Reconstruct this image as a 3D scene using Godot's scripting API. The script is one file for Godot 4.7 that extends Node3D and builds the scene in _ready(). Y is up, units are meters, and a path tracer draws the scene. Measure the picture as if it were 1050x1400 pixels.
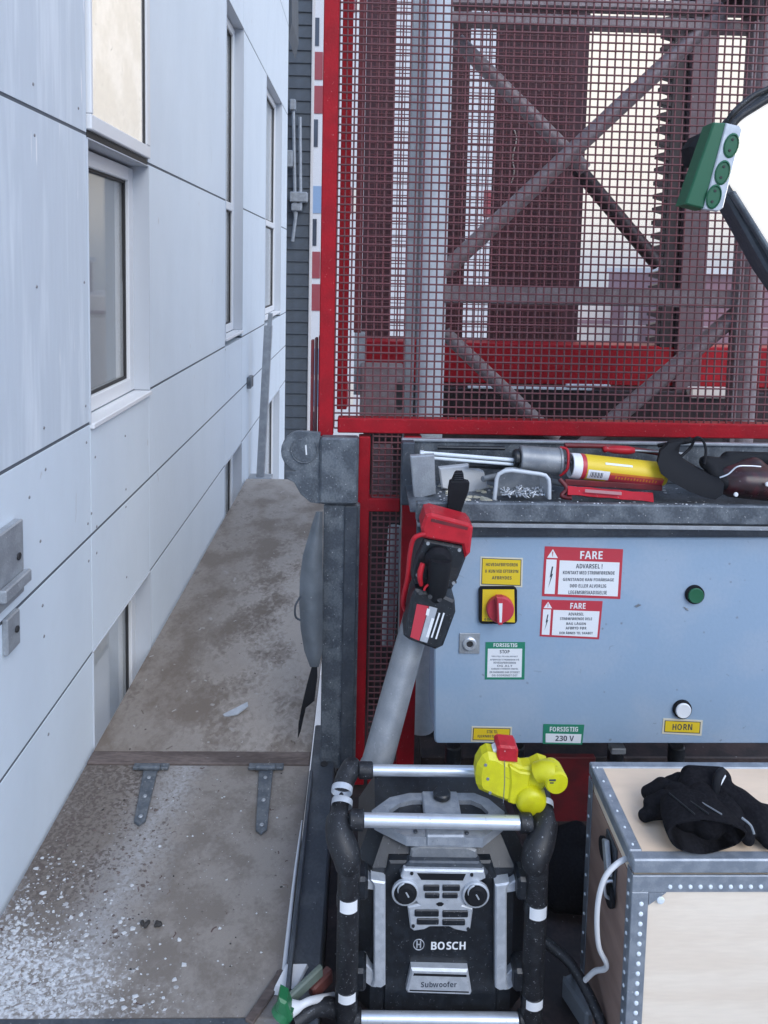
extends Node3D
# Camera model of the photograph (its 1050 x 1400 pixels); world: y up, camera at (0, 1.5, 0), -z ahead, the walkway floor is y = 0.
const F := 1011.0
const PX := 525.0
const PY := 447.6
const EYE := Vector3(0, 1.5, 0)
var cam_basis: Basis
var used := {}
var M := {}
var rng := RandomNumberGenerator.new()
var W := 0.82

# ---------------------------------------------------------------- points
func ray(px: float, py: float) -> Vector3:
	return cam_basis * Vector3((px - PX) / F, -(py - PY) / F, -1.0)
func P(px: float, py: float, d: float) -> Vector3:      # point of a plane z = -d
	var r := ray(px, py)
	return EYE + r * (-d / r.z)
func WX(px: float, py: float, x := 0.0) -> Vector3:     # point of the house wall
	var r := ray(px, py)
	return EYE + r * (((-W) if x == 0.0 else x) / r.x)
func FY(px: float, py: float, y := 0.0) -> Vector3:     # point of a level plane
	var r := ray(px, py)
	return EYE + r * ((y - EYE.y) / r.y)

# ---------------------------------------------------------------- naming
func numbered(called: String) -> String:
	if not used.has(called):
		used[called] = 0
		return called
	used[called] += 1
	return "%s_%03d" % [called, used[called]]
func tag(o: Node, label: String, category: String, group := "") -> Node:
	o.set_meta("label", label); o.set_meta("category", category)
	if group: o.set_meta("group", group)
	return o
func thing(called: String, label: String, category: String, at: Vector3, group := "") -> Node3D:
	var o := Node3D.new(); o.name = numbered(called); add_child(o); o.position = at
	tag(o, label, category, group)
	return o
func obj(called: String, st, m: Material, parent: Node3D = null) -> MeshInstance3D:
	var o := MeshInstance3D.new()
	if st is SurfaceTool:
		st.generate_normals(); o.mesh = st.commit()
	else:
		o.mesh = st
	o.material_override = m
	if parent == null:
		o.name = numbered(called); add_child(o, true)
	else:
		var n := called; var k := 0
		while parent.has_node(NodePath(n)):
			k += 1; n = "%s_%03d" % [called, k]
		o.name = n
		parent.add_child(o, true)
		if not parent is MeshInstance3D: o.position = -parent.position
	return o
func struct(called: String, st, m: Material) -> MeshInstance3D:
	var o := obj(called, st, m); o.set_meta("kind", "structure"); return o
func stuff(o: Node) -> Node:
	o.set_meta("kind", "stuff"); return o

# ---------------------------------------------------------------- mesh code
func ms() -> SurfaceTool:
	var st := SurfaceTool.new(); st.begin(Mesh.PRIMITIVE_TRIANGLES); st.set_smooth_group(-1); return st
func tri(st: SurfaceTool, a: Vector3, b: Vector3, c: Vector3, out: Vector3) -> void:
	if (c - a).cross(b - a).dot(out) < 0.0:
		var t := b; b = c; c = t
	st.add_vertex(a); st.add_vertex(b); st.add_vertex(c)
func quad(st: SurfaceTool, a: Vector3, b: Vector3, c: Vector3, d: Vector3, out: Vector3) -> void:
	tri(st, a, b, c, out); tri(st, a, c, d, out)
func box(st: SurfaceTool, c: Vector3, s: Vector3, bev := 0.0015, bs := Basis.IDENTITY) -> void:
	var h := s * 0.5
	bev = minf(bev, minf(h.x, minf(h.y, h.z)) * 0.6)
	st.set_smooth_group(-1)
	var q := func(x: float, y: float, z: float) -> Vector3: return c + bs * Vector3(x, y, z)
	for ax in 3:
		var u := (ax + 1) % 3
		var v := (ax + 2) % 3
		for sg in [-1.0, 1.0]:
			var p := []
			for k in [[-1, -1], [1, -1], [1, 1], [-1, 1]]:
				var w := Vector3(); w[ax] = sg * h[ax]; w[u] = k[0] * (h[u] - bev); w[v] = k[1] * (h[v] - bev)
				p.append(c + bs * w)
			var n := Vector3(); n[ax] = sg
			quad(st, p[0], p[1], p[2], p[3], bs * n)
		if bev <= 0.0: continue
		for su in [-1.0, 1.0]:
			for sv in [-1.0, 1.0]:
				var e := []
				for k in [[-1, 0], [1, 0], [1, 1], [-1, 1]]:
					var w := Vector3(); w[ax] = k[0] * (h[ax] - bev)
					w[u] = su * (h[u] - (bev if k[1] == 1 else 0.0)); w[v] = sv * (h[v] - (bev if k[1] == 0 else 0.0))
					e.append(c + bs * w)
				var n := Vector3(); n[u] = su; n[v] = sv
				quad(st, e[0], e[1], e[2], e[3], bs * n)
	if bev > 0.0:
		for sx in [-1.0, 1.0]:
			for sy in [-1.0, 1.0]:
				for sz in [-1.0, 1.0]:
					var sv := Vector3(sx, sy, sz)
					tri(st, c + bs * (sv * (h - Vector3(0, bev, bev))), c + bs * (sv * (h - Vector3(bev, 0, bev))), c + bs * (sv * (h - Vector3(bev, bev, 0))), bs * sv)
func between(st: SurfaceTool, a: Vector3, b: Vector3, bev := 0.0015) -> void:
	box(st, (a + b) * 0.5, (a - b).abs(), bev)
func fbox(st: SurfaceTool, x0: float, y0: float, x1: float, y1: float, d: float, deep: float, bev := 0.0015) -> void:   # a box whose front lies in z = -d
	var a := P((x0 + x1) * 0.5, y0, d); var b := P((x0 + x1) * 0.5, y1, d)
	var l := P(x0, (y0 + y1) * 0.5, d); var r := P(x1, (y0 + y1) * 0.5, d)
	between(st, Vector3(l.x, a.y, -d), Vector3(r.x, b.y, -d - deep), bev)
func bar(st: SurfaceTool, a: Vector3, b: Vector3, w: float, t: float, up := Vector3(0, 0, 1), bev := 0.0015) -> void:   # a box from a to b, t thick along up
	var y := (b - a).normalized(); var x := y.cross(up).normalized(); var z := x.cross(y)
	box(st, (a + b) * 0.5, Vector3(w, (b - a).length(), t), bev, Basis(x, y, z))
func tube(st: SurfaceTool, pts: Array, r, seg := 12, caps := true, closed := false) -> void:
	st.set_smooth_group(1)
	var n := pts.size(); var rings := []
	var ref := Vector3.ZERO
	for i in n:
		var t: Vector3
		if closed: t = (pts[(i + 1) % n] - pts[(i - 1 + n) % n]).normalized()
		else: t = (pts[mini(i + 1, n - 1)] - pts[maxi(i - 1, 0)]).normalized()
		if ref == Vector3.ZERO: ref = t.cross(Vector3.UP if absf(t.y) < 0.9 else Vector3.RIGHT)
		ref = (ref - t * ref.dot(t)).normalized()
		var bi := t.cross(ref)
		var rr: float = r[i] if r is Array else r
		var ring := []
		for k in seg:
			var an := TAU * k / seg
			ring.append(pts[i] + (ref * cos(an) + bi * sin(an)) * rr)
		rings.append(ring)
	for i in (n if closed else n - 1):
		var j := (i + 1) % n
		for k in seg:
			var l := (k + 1) % seg
			var out: Vector3 = rings[i][k] + rings[i][l] - pts[i] * 2.0
			quad(st, rings[i][k], rings[i][l], rings[j][l], rings[j][k], out)
	if caps and not closed:
		st.set_smooth_group(-1)
		for e in [0, n - 1]:
			var out: Vector3 = pts[e] - pts[1 if e == 0 else n - 2]
			for k in seg: tri(st, pts[e], rings[e][k], rings[e][(k + 1) % seg], out)
func smooth_path(pts: Array, per := 6) -> Array:
	var c := []
	for i in pts.size() - 1:
		var p0: Vector3 = pts[maxi(i - 1, 0)]; var p1: Vector3 = pts[i]; var p2: Vector3 = pts[i + 1]; var p3: Vector3 = pts[mini(i + 2, pts.size() - 1)]
		for k in per:
			c.append(p1.cubic_interpolate(p2, p0, p3, float(k) / per))
	c.append(pts[-1])
	return c
func lathe(st: SurfaceTool, prof: Array, at: Vector3, axis: Vector3, seg := 24, a0 := 0.0, a1 := TAU, sharp := true) -> void:   # prof: [radius, along]
	var z := axis.normalized()
	var x := z.cross(Vector3.UP if absf(z.y) < 0.9 else Vector3.BACK).normalized(); var y := z.cross(x)
	for i in prof.size() - 1:
		st.set_smooth_group(2 + (i if sharp else 0))
		var r0: float = prof[i][0]; var h0: float = prof[i][1]; var r1: float = prof[i + 1][0]; var h1: float = prof[i + 1][1]
		for k in seg:
			var b0 := lerpf(a0, a1, float(k) / seg); var b1 := lerpf(a0, a1, float(k + 1) / seg)
			var e0 := x * cos(b0) + y * sin(b0); var e1 := x * cos(b1) + y * sin(b1)
			var out := (e0 + e1) * (h1 - h0) - z * 2.0 * (r1 - r0)
			var p := [at + e0 * r0 + z * h0, at + e1 * r0 + z * h0, at + e1 * r1 + z * h1, at + e0 * r1 + z * h1]
			if r0 < 1e-6: tri(st, p[0], p[2], p[3], out)
			elif r1 < 1e-6: tri(st, p[0], p[1], p[2], out)
			else: quad(st, p[0], p[1], p[2], p[3], out)
func cyl(st: SurfaceTool, a: Vector3, b: Vector3, r: float, seg := 20, bev := 0.001) -> void:
	var l := (b - a).length()
	lathe(st, [[0.0, 0.0], [r - bev, 0.0], [r, bev], [r, l - bev], [r - bev, l], [0.0, l]], a, b - a, seg)
func prism(st: SurfaceTool, poly: Array, ext: Vector3, bev := 0.0) -> void:   # a flat polygon of points, pushed along ext; with bev the front rim is rounded off
	var c := Vector3.ZERO
	for p in poly: c += p
	c /= poly.size()
	var n := Vector3.ZERO
	for i in poly.size(): n += (poly[i] - c).cross(poly[(i + 1) % poly.size()] - c)
	n = n.normalized()
	if n.dot(ext) > 0: n = -n
	var x: Vector3 = (poly[1] - poly[0]).normalized(); var y := n.cross(x)
	var flat := PackedVector2Array()
	for p in poly: flat.append(Vector2((p - c).dot(x), (p - c).dot(y)))
	var front := poly
	if bev > 0.0:
		var cc := not Geometry2D.is_polygon_clockwise(flat)
		front = []
		var m := flat.size(); var moved := PackedVector2Array()
		for i in m:
			var e0 := (flat[i] - flat[(i - 1 + m) % m]).normalized(); var e1 := (flat[(i + 1) % m] - flat[i]).normalized()
			var i0 := Vector2(-e0.y, e0.x) * (1.0 if cc else -1.0); var i1 := Vector2(-e1.y, e1.x) * (1.0 if cc else -1.0)
			var b := (i0 + i1); b = b / maxf(0.35, b.length_squared() * 0.5)
			moved.append(flat[i] + b * bev)
		for v in moved: front.append(c + x * v.x + y * v.y)
		flat = moved
	st.set_smooth_group(-1)
	var inset: Vector3 = -n * bev
	var idx := Geometry2D.triangulate_polygon(flat)
	for i in range(0, idx.size(), 3):
		tri(st, front[idx[i]], front[idx[i + 1]], front[idx[i + 2]], n)
		tri(st, poly[idx[i]] + ext, poly[idx[i + 1]] + ext, poly[idx[i + 2]] + ext, -n)
	var area := 0.0
	for i in poly.size():
		var j := (i + 1) % poly.size()
		area += flat[i].cross(flat[j])
	for i in poly.size():
		var j := (i + 1) % poly.size()
		var side: Vector3 = (poly[j] - poly[i]).cross(n) * (1.0 if area > 0 else -1.0)
		quad(st, poly[i] + inset, poly[j] + inset, poly[j] + ext, poly[i] + ext, side)
		if bev > 0.0: quad(st, front[i], front[j], poly[j] + inset, poly[i] + inset, side + n * side.length())
func pp(list: Array, d: float) -> Array:
	var o := []
	for q in list: o.append(P(q[0], q[1], d))
	return o
func fprism(st: SurfaceTool, list: Array, d: float, deep: float, bev := 0.0) -> void:
	prism(st, pp(list, d), Vector3(0, 0, -deep), bev)
func rounded(x0: float, y0: float, x1: float, y1: float, r: float, n := 4) -> Array:
	var o := []
	for c in [[x1 - r, y0 + r, -90], [x1 - r, y1 - r, 0], [x0 + r, y1 - r, 90], [x0 + r, y0 + r, 180]]:
		for k in n + 1:
			var a := deg_to_rad(c[2] + 90.0 * k / n)
			o.append([c[0] + r * cos(a), c[1] + r * sin(a)])
	return o
func loft(st: SurfaceTool, rings: Array, smooth := false) -> void:
	for i in rings.size() - 1:
		var n: int = rings[i].size()
		var c := Vector3.ZERO
		for p in rings[i]: c += p
		for p in rings[i + 1]: c += p
		c /= 2.0 * n
		st.set_smooth_group(3 if smooth else -1)
		for k in n:
			var l := (k + 1) % n
			quad(st, rings[i][k], rings[i][l], rings[i + 1][l], rings[i + 1][k], (rings[i][k] + rings[i][l] + rings[i + 1][k] + rings[i + 1][l]) / 4.0 - c)
	st.set_smooth_group(-1)
	for e in [0, rings.size() - 1]:
		var c := Vector3.ZERO
		for p in rings[e]: c += p
		c /= rings[e].size()
		var other: Vector3 = rings[1 if e == 0 else e - 1][0]
		var n: int = rings[e].size()
		var nm: Vector3 = (rings[e][0] - c).cross(rings[e][1] - c)
		if nm.dot(c - other) < 0: nm = -nm
		for k in n: tri(st, c, rings[e][k], rings[e][(k + 1) % n], nm)
func sheet(st: SurfaceTool, rows: Array, t: Vector3, smooth := true) -> void:    # rows of points make the front, t leads to the back
	var h := rows.size(); var w: int = rows[0].size()
	for side in 2:
		st.set_smooth_group((4 + side) if smooth else -1)
		var o := t * side
		for i in h - 1:
			for j in w - 1:
				quad(st, rows[i][j] + o, rows[i][j + 1] + o, rows[i + 1][j + 1] + o, rows[i + 1][j] + o, -t if side == 0 else t)
	st.set_smooth_group(-1)
	for i in h - 1:
		quad(st, rows[i][0], rows[i + 1][0], rows[i + 1][0] + t, rows[i][0] + t, rows[i][0] - rows[i][1])
		quad(st, rows[i][w - 1], rows[i + 1][w - 1], rows[i + 1][w - 1] + t, rows[i][w - 1] + t, rows[i][w - 1] - rows[i][w - 2])
	for j in w - 1:
		quad(st, rows[0][j], rows[0][j + 1], rows[0][j + 1] + t, rows[0][j] + t, rows[0][j] - rows[1][j])
		quad(st, rows[h - 1][j], rows[h - 1][j + 1], rows[h - 1][j + 1] + t, rows[h - 1][j] + t, rows[h - 1][j] - rows[h - 2][j])
func blob(st: SurfaceTool, caps: Array, cell: float, k: float, cuts: Array = []) -> void:   # tapered capsules [a, b, ra, rb] joined by a smooth minimum, meshed as surface nets
	var lo := Vector3.INF; var hi := -Vector3.INF
	for c in caps:
		var r := Vector3.ONE * (maxf(c[2], c[3]) + 3.0 * cell)
		lo = lo.min(c[0] - r).min(c[1] - r); hi = hi.max(c[0] + r).max(c[1] + r)
	var nx := int((hi.x - lo.x) / cell) + 2; var ny := int((hi.y - lo.y) / cell) + 2; var nz := int((hi.z - lo.z) / cell) + 2
	var f := PackedFloat32Array(); f.resize(nx * ny * nz)
	for z in nz:
		for y in ny:
			for x in nx:
				var p := lo + Vector3(x, y, z) * cell
				var v := 1e3
				for c in caps:
					var ba: Vector3 = c[1] - c[0]
					var t := clampf((p - c[0]).dot(ba) / maxf(ba.length_squared(), 1e-9), 0.0, 1.0)
					var d: float = p.distance_to(c[0] + ba * t) - lerpf(c[2], c[3], t)
					var h := maxf(k - absf(v - d), 0.0) / k
					v = minf(v, d) - h * h * k * 0.25
				for c in cuts:
					var ba: Vector3 = c[1] - c[0]
					var t := clampf((p - c[0]).dot(ba) / maxf(ba.length_squared(), 1e-9), 0.0, 1.0)
					v = maxf(v, lerpf(c[2], c[3], t) - p.distance_to(c[0] + ba * t))
				f[(z * ny + y) * nx + x] = v
	var vert := {}
	for z in nz - 1:
		for y in ny - 1:
			for x in nx - 1:
				var s := Vector3.ZERO; var m := 0
				var base := (z * ny + y) * nx + x
				var mn := 1e9; var mx := -1e9
				for dz in 2:
					for dy in 2:
						for dx in 2:
							var w := f[base + (dz * ny + dy) * nx + dx]
							mn = minf(mn, w); mx = maxf(mx, w)
				if mn >= 0.0 or mx < 0.0: continue
				for e in [[0,0,0,1,0,0],[0,1,0,1,1,0],[0,0,1,1,0,1],[0,1,1,1,1,1],[0,0,0,0,1,0],[1,0,0,1,1,0],[0,0,1,0,1,1],[1,0,1,1,1,1],[0,0,0,0,0,1],[1,0,0,1,0,1],[0,1,0,0,1,1],[1,1,0,1,1,1]]:
					var a := f[base + (e[2] * ny + e[1]) * nx + e[0]]; var b := f[base + (e[5] * ny + e[4]) * nx + e[3]]
					if (a < 0.0) != (b < 0.0):
						var t := a / (a - b)
						s += Vector3(e[0], e[1], e[2]).lerp(Vector3(e[3], e[4], e[5]), t); m += 1
				vert[base] = lo + (Vector3(x, y, z) + s / m) * cell
	st.set_smooth_group(7)
	var step := [1, nx, nx * ny]
	for z in range(1, nz - 1):
		for y in range(1, ny - 1):
			for x in range(1, nx - 1):
				var base := (z * ny + y) * nx + x
				for ax in 3:
					var a := f[base]; var b := f[base + step[ax]]
					if (a < 0.0) == (b < 0.0): continue
					var u: int = step[(ax + 1) % 3]; var v: int = step[(ax + 2) % 3]
					var out := Vector3.ZERO; out[ax] = 1.0 if a < 0.0 else -1.0
					if vert.has(base - u - v): quad(st, vert[base], vert[base - u], vert[base - u - v], vert[base - v], out)

# ---------------------------------------------------------------- materials (base colours are linear)
func lin(r: float, g: float, b: float) -> Color:
	return Color(r, g, b).linear_to_srgb()
func flat(r: float, g: float, b: float, rough := 0.6, metal := 0.0) -> StandardMaterial3D:
	var m := StandardMaterial3D.new(); m.albedo_color = lin(r, g, b); m.roughness = rough; m.metallic = metal
	return m
func worn(base: Color, second: Color, share: float, sizes: Vector2, grain: float, rough: float, metal := 0.0, specks := 0, speck := Color(0.6, 0.6, 0.6), tile := 1.0, stretch := Vector3.ONE, sd := 1, side := 512, bump := 0.0, specksize := 1.6) -> StandardMaterial3D:
	# base and second colour in blotches, fine grain, and specks or scratches of a third colour
	var n := FastNoiseLite.new(); n.seed = sd; n.frequency = sizes.x; n.fractal_octaves = 5
	var a := n.get_seamless_image(side, side).get_data()
	n.seed = sd + 7; n.frequency = sizes.y; n.fractal_octaves = 3
	var b := n.get_seamless_image(side, side).get_data()
	var data := PackedByteArray(); data.resize(side * side * 3)
	var lut := PackedByteArray(); lut.resize(4096)
	for i in 4096: lut[i] = int(clampf(Color(i / 4095.0, 0, 0).linear_to_srgb().r * 255.0, 0, 255))
	var hgt := PackedByteArray(); hgt.resize(side * side)
	for i in side * side:
		var t := clampf((a[i] / 255.0 - 0.5) * 2.6 + share + (b[i] / 255.0 - 0.5) * 0.5, 0.0, 1.0)
		var g := 1.0 + grain * (b[i] / 127.5 - 1.0)
		data[i * 3] = lut[int(clampf(lerpf(base.r, second.r, t) * g, 0, 1) * 4095)]
		data[i * 3 + 1] = lut[int(clampf(lerpf(base.g, second.g, t) * g, 0, 1) * 4095)]
		data[i * 3 + 2] = lut[int(clampf(lerpf(base.b, second.b, t) * g, 0, 1) * 4095)]
		hgt[i] = int(clampf(128 + (b[i] - 128) * 0.8 + (a[i] - 128) * 0.3, 0, 255))
	var im := Image.create_from_data(side, side, false, Image.FORMAT_RGB8, data)
	var r := RandomNumberGenerator.new(); r.seed = sd * 31 + 5
	for i in specks:
		var p := Vector2(r.randf() * side, r.randf() * side); var v := Vector2.from_angle(r.randf() * TAU)
		var l := int(r.randf_range(1, 3) if r.randf() < 0.75 else r.randf_range(4, 14)); var wd := r.randf_range(0.6, specksize) if l < 4 else 0.6
		var mix := r.randf_range(0.35, 1.0)
		for k in l:
			p += v; v = v.rotated(r.randf_range(-0.5, 0.5))
			for dy in range(-2, 3):
				for dx in range(-2, 3):
					if Vector2(dx, dy).length() <= wd:
						var x := posmod(int(p.x) + dx, side); var y := posmod(int(p.y) + dy, side)
						var o := im.get_pixel(x, y).srgb_to_linear().lerp(speck, mix)
						im.set_pixel(x, y, o.linear_to_srgb())
	var m := StandardMaterial3D.new(); m.roughness = rough; m.metallic = metal
	m.albedo_texture = ImageTexture.create_from_image(im)
	m.uv1_triplanar = true; m.uv1_scale = stretch / tile
	if bump > 0.0:
		var hm := Image.create_from_data(side, side, false, Image.FORMAT_L8, hgt); hm.convert(Image.FORMAT_RGBA8); hm.bump_map_to_normal_map(2.0)
		m.normal_enabled = true; m.normal_texture = ImageTexture.create_from_image(hm); m.normal_scale = bump
	return m
func text(s: String, cx: float, cy: float, d: float, w: float, h: float, m: Material, parent: Node3D, called := "lettering", bold := true) -> void:
	var f := SystemFont.new(); f.font_names = PackedStringArray(["Droid Sans"]); f.font_weight = 700 if bold else 400
	var t := TextMesh.new(); t.font = f; t.text = s; t.font_size = 24; t.pixel_size = 0.001; t.depth = 0.0002; t.curve_step = 2.0
	var bb := t.get_aabb()
	var o := obj(called, t, m, parent)
	var k := d / F
	var sc := Vector3(w * k / maxf(bb.size.x, 1e-5), h * k / maxf(bb.size.y, 1e-5), 1.0)
	var c := bb.get_center()
	o.scale = sc
	var at := P(cx, cy, d) + Vector3(-c.x * sc.x, -c.y * sc.y, 0)
	var up: Node = parent; var off := Vector3.ZERO
	while up != self:
		off += up.position; up = up.get_parent()
	o.position = at - off

# ---------------------------------------------------------------- scene
func _ready() -> void:
	rng.seed = 11
	var cf := Vector3((500.0 - PX) / F, -(365.0 - PY) / F, -1.0).normalized()
	var cu := -Vector3((266.0 - PX) / F, -(12900.0 - PY) / F, -1.0).normalized()
	cu = (cu - cf * cu.dot(cf)).normalized()
	var cr := cf.cross(cu)
	cam_basis = Basis(cr, cu, -cf).transposed()
	var cam := Camera3D.new(); cam.name = "camera"; add_child(cam)
	cam.transform = Transform3D(cam_basis, EYE)
	cam.set_frustum(0.05 * 1400.0 / F, Vector2(0.0, -(700.0 - PY) / F * 0.05), 0.05, 900.0)
	cam.current = true
	sky()
	materials()
	setting()
	house()
	far_things()
	hoist()
	cabinet()
	tray()
	foreground()
	radio()
	lamp()

func sky() -> void:
	var im := Image.create(256, 128, false, Image.FORMAT_RGBF)
	var n := FastNoiseLite.new(); n.seed = 4; n.frequency = 0.9; n.fractal_octaves = 4
	for y in 128:
		for x in 256:
			var el := (0.5 - (y + 0.5) / 128.0) * PI; var az := (x + 0.5) / 256.0 * TAU
			var v := Vector3(sin(az) * cos(el), sin(el), -cos(az) * cos(el))
			var glow := pow(clampf(v.normalized().dot(Vector3(0.42, 0.20, -0.88).normalized()) * 0.5 + 0.5, 0, 1), 5.0)
			var up := clampf(v.y, 0.0, 1.0)
			var c := Vector3(0.60, 0.84, 1.22).lerp(Vector3(0.37, 0.60, 1.10), pow(up, 0.6))
			c = c.lerp(Vector3(0.80, 0.755, 0.69), clampf(glow * 1.3, 0, 1))
			if v.y < 0.0: c = c.lerp(Vector3(0.30, 0.31, 0.33), clampf(-v.y * 8.0, 0, 1))
			c *= 1.0 + 0.10 * n.get_noise_3dv(v * Vector3(1, 2.4, 1) * 1.5)
			im.set_pixel(x, y, Color(c.x, c.y, c.z))
	var pm := PanoramaSkyMaterial.new(); pm.panorama = ImageTexture.create_from_image(im)
	var sk := Sky.new(); sk.sky_material = pm
	var e := Environment.new(); e.background_mode = Environment.BG_SKY; e.sky = sk
	e.ambient_light_source = Environment.AMBIENT_SOURCE_SKY
	e.tonemap_mode = Environment.TONE_MAPPER_LINEAR; e.tonemap_exposure = 1.52
	e.sdfgi_enabled = true; e.ssao_enabled = true; e.ssil_enabled = true
	e.fog_enabled = true; e.fog_density = 0.003; e.fog_light_color = lin(0.95, 0.88, 0.80)
	var we := WorldEnvironment.new(); we.name = "world_environment"; we.environment = e; add_child(we)
	var sun := DirectionalLight3D.new(); sun.name = "sun"; add_child(sun)
	sun.light_energy = 0.5; sun.light_angular_distance = 40.0; sun.light_color = Color(1.0, 0.985, 0.96); sun.shadow_enabled = true
	sun.look_at_from_position(Vector3.ZERO, Vector3(-0.42, -0.60, -0.68), Vector3.UP)

func materials() -> void:
	M.panel = worn(Color(0.68, 0.75, 0.81), Color(0.655, 0.725, 0.785), 0.25, Vector2(0.010, 0.08), 0.02, 0.55, 0.0, 40, Color(0.5, 0.5, 0.5), 1.7, Vector3(1, 0.45, 1), 3)
	M.panel_stained = worn(Color(0.60, 0.66, 0.715), Color(0.73, 0.785, 0.83), 0.0, Vector2(0.020, 0.09), 0.03, 0.55, 0.0, 160, Color(0.85, 0.86, 0.88), 1.1, Vector3(1, 0.10, 1), 9)
	M.white_frame = flat(0.72, 0.73, 0.74, 0.4)
	M.reveal = flat(0.50, 0.53, 0.57, 0.45)
	M.core = flat(0.06, 0.065, 0.07, 0.8)
	M.joint = flat(0.10, 0.115, 0.135, 0.8)
	M.rivet = flat(0.25, 0.25, 0.26, 0.5, 0.5)
	M.blind = flat(0.22, 0.235, 0.235, 0.8); M.blind_white = flat(0.60, 0.64, 0.67, 0.8); M.hinge = worn(Color(0.085, 0.10, 0.118), Color(0.13, 0.145, 0.16), 0.4, Vector2(0.02, 0.09), 0.15, 0.5, 0.3, 200, Color(0.3, 0.3, 0.3), 0.3, Vector3.ONE, 52, 256, 0.3)
	M.gasket = flat(0.02, 0.02, 0.022, 0.6)
	var g := flat(0.55, 0.60, 0.62, 0.03); g.albedo_color.a = 0.10; g.transparency = BaseMaterial3D.TRANSPARENCY_ALPHA; g.metallic_specular = 0.7; M.glass = g
	M.film = worn(Color(0.86, 0.83, 0.78), Color(0.95, 0.93, 0.90), 0.5, Vector2(0.006, 0.05), 0.03, 0.14, 0.7, 50, Color(0.30, 0.29, 0.28), 0.9, Vector3.ONE, 21)
	M.galv = worn(Color(0.30, 0.32, 0.345), Color(0.37, 0.395, 0.42), 0.35, Vector2(0.012, 0.12), 0.08, 0.45, 0.35, 120, Color(0.6, 0.62, 0.64), 0.4, Vector3.ONE, 5, 512, 0.3)
	M.galv_bright = worn(Color(0.66, 0.72, 0.76), Color(0.74, 0.79, 0.83), 0.4, Vector2(0.02, 0.1), 0.04, 0.5, 0.0, 80, Color(0.7, 0.72, 0.74), 0.5, Vector3.ONE, 6)
	M.steel_dark = worn(Color(0.052, 0.062, 0.078), Color(0.080, 0.092, 0.108), 0.3, Vector2(0.008, 0.08), 0.12, 0.5, 0.3, 160, Color(0.32, 0.33, 0.34), 0.5, Vector3.ONE, 8, 512, 0.4)
	M.steel_mid = worn(Color(0.080, 0.094, 0.112), Color(0.15, 0.17, 0.19), 0.4, Vector2(0.010, 0.09), 0.18, 0.5, 0.3, 420, Color(0.45, 0.46, 0.47), 0.4, Vector3.ONE, 12, 512, 0.4)
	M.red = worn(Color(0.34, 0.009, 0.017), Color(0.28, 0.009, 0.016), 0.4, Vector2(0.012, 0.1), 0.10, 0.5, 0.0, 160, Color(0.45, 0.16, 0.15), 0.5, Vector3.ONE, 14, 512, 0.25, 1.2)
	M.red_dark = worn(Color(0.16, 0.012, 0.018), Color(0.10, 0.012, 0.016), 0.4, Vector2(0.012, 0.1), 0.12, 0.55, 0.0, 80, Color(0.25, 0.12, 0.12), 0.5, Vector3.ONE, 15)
	M.wire = worn(Color(0.145, 0.042, 0.048), Color(0.115, 0.048, 0.052), 0.4, Vector2(0.03, 0.1), 0.15, 0.55, 0.1, 0, Color.WHITE, 0.3, Vector3.ONE, 16, 256)
	M.rack_tube = worn(Color(0.13, 0.085, 0.095), Color(0.10, 0.07, 0.078), 0.4, Vector2(0.015, 0.1), 0.12, 0.55, 0.1, 40, Color(0.3, 0.25, 0.25), 0.4, Vector3.ONE, 53, 256)
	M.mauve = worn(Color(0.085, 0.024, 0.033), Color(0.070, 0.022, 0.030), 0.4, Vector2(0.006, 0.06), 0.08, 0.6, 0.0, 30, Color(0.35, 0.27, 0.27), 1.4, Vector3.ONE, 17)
	M.mast = worn(Color(0.22, 0.175, 0.18), Color(0.28, 0.235, 0.24), 0.4, Vector2(0.015, 0.1), 0.15, 0.5, 0.3, 100, Color(0.45, 0.42, 0.42), 0.4, Vector3.ONE, 18, 512, 0.3)
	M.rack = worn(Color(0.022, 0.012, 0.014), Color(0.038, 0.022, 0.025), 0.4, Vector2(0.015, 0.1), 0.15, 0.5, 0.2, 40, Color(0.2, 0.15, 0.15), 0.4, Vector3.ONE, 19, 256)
	M.cab = worn(Color(0.265, 0.365, 0.485), Color(0.30, 0.385, 0.49), 0.4, Vector2(0.006, 0.12), 0.02, 0.42, 0.0, 90, Color(0.19, 0.23, 0.28), 0.9, Vector3.ONE, 22, 512, 0.05)
	M.black = worn(Color(0.008, 0.0105, 0.0145), Color(0.014, 0.018, 0.024), 0.3, Vector2(0.02, 0.2), 0.2, 0.36, 0.0, 330, Color(0.30, 0.31, 0.33), 0.25, Vector3.ONE, 23, 512, 0.2, 1.4)
	M.black_clean = flat(0.012, 0.013, 0.016, 0.5)
	M.rubber = worn(Color(0.007, 0.008, 0.011), Color(0.015, 0.017, 0.021), 0.3, Vector2(0.02, 0.2), 0.2, 0.5, 0.0, 520, Color(0.42, 0.44, 0.47), 0.24, Vector3.ONE, 24, 512, 0.6, 1.9)
	M.flap = worn(Color(0.15, 0.17, 0.19), Color(0.10, 0.115, 0.13), 0.4, Vector2(0.008, 0.08), 0.1, 0.6, 0.0, 50, Color(0.3, 0.31, 0.33), 0.6, Vector3.ONE, 25)
	M.silver = worn(Color(0.42, 0.45, 0.49), Color(0.50, 0.53, 0.57), 0.4, Vector2(0.02, 0.2), 0.05, 0.35, 0.25, 90, Color(0.15, 0.15, 0.16), 0.3, Vector3.ONE, 26, 512, 0.1, 1.2)
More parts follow.
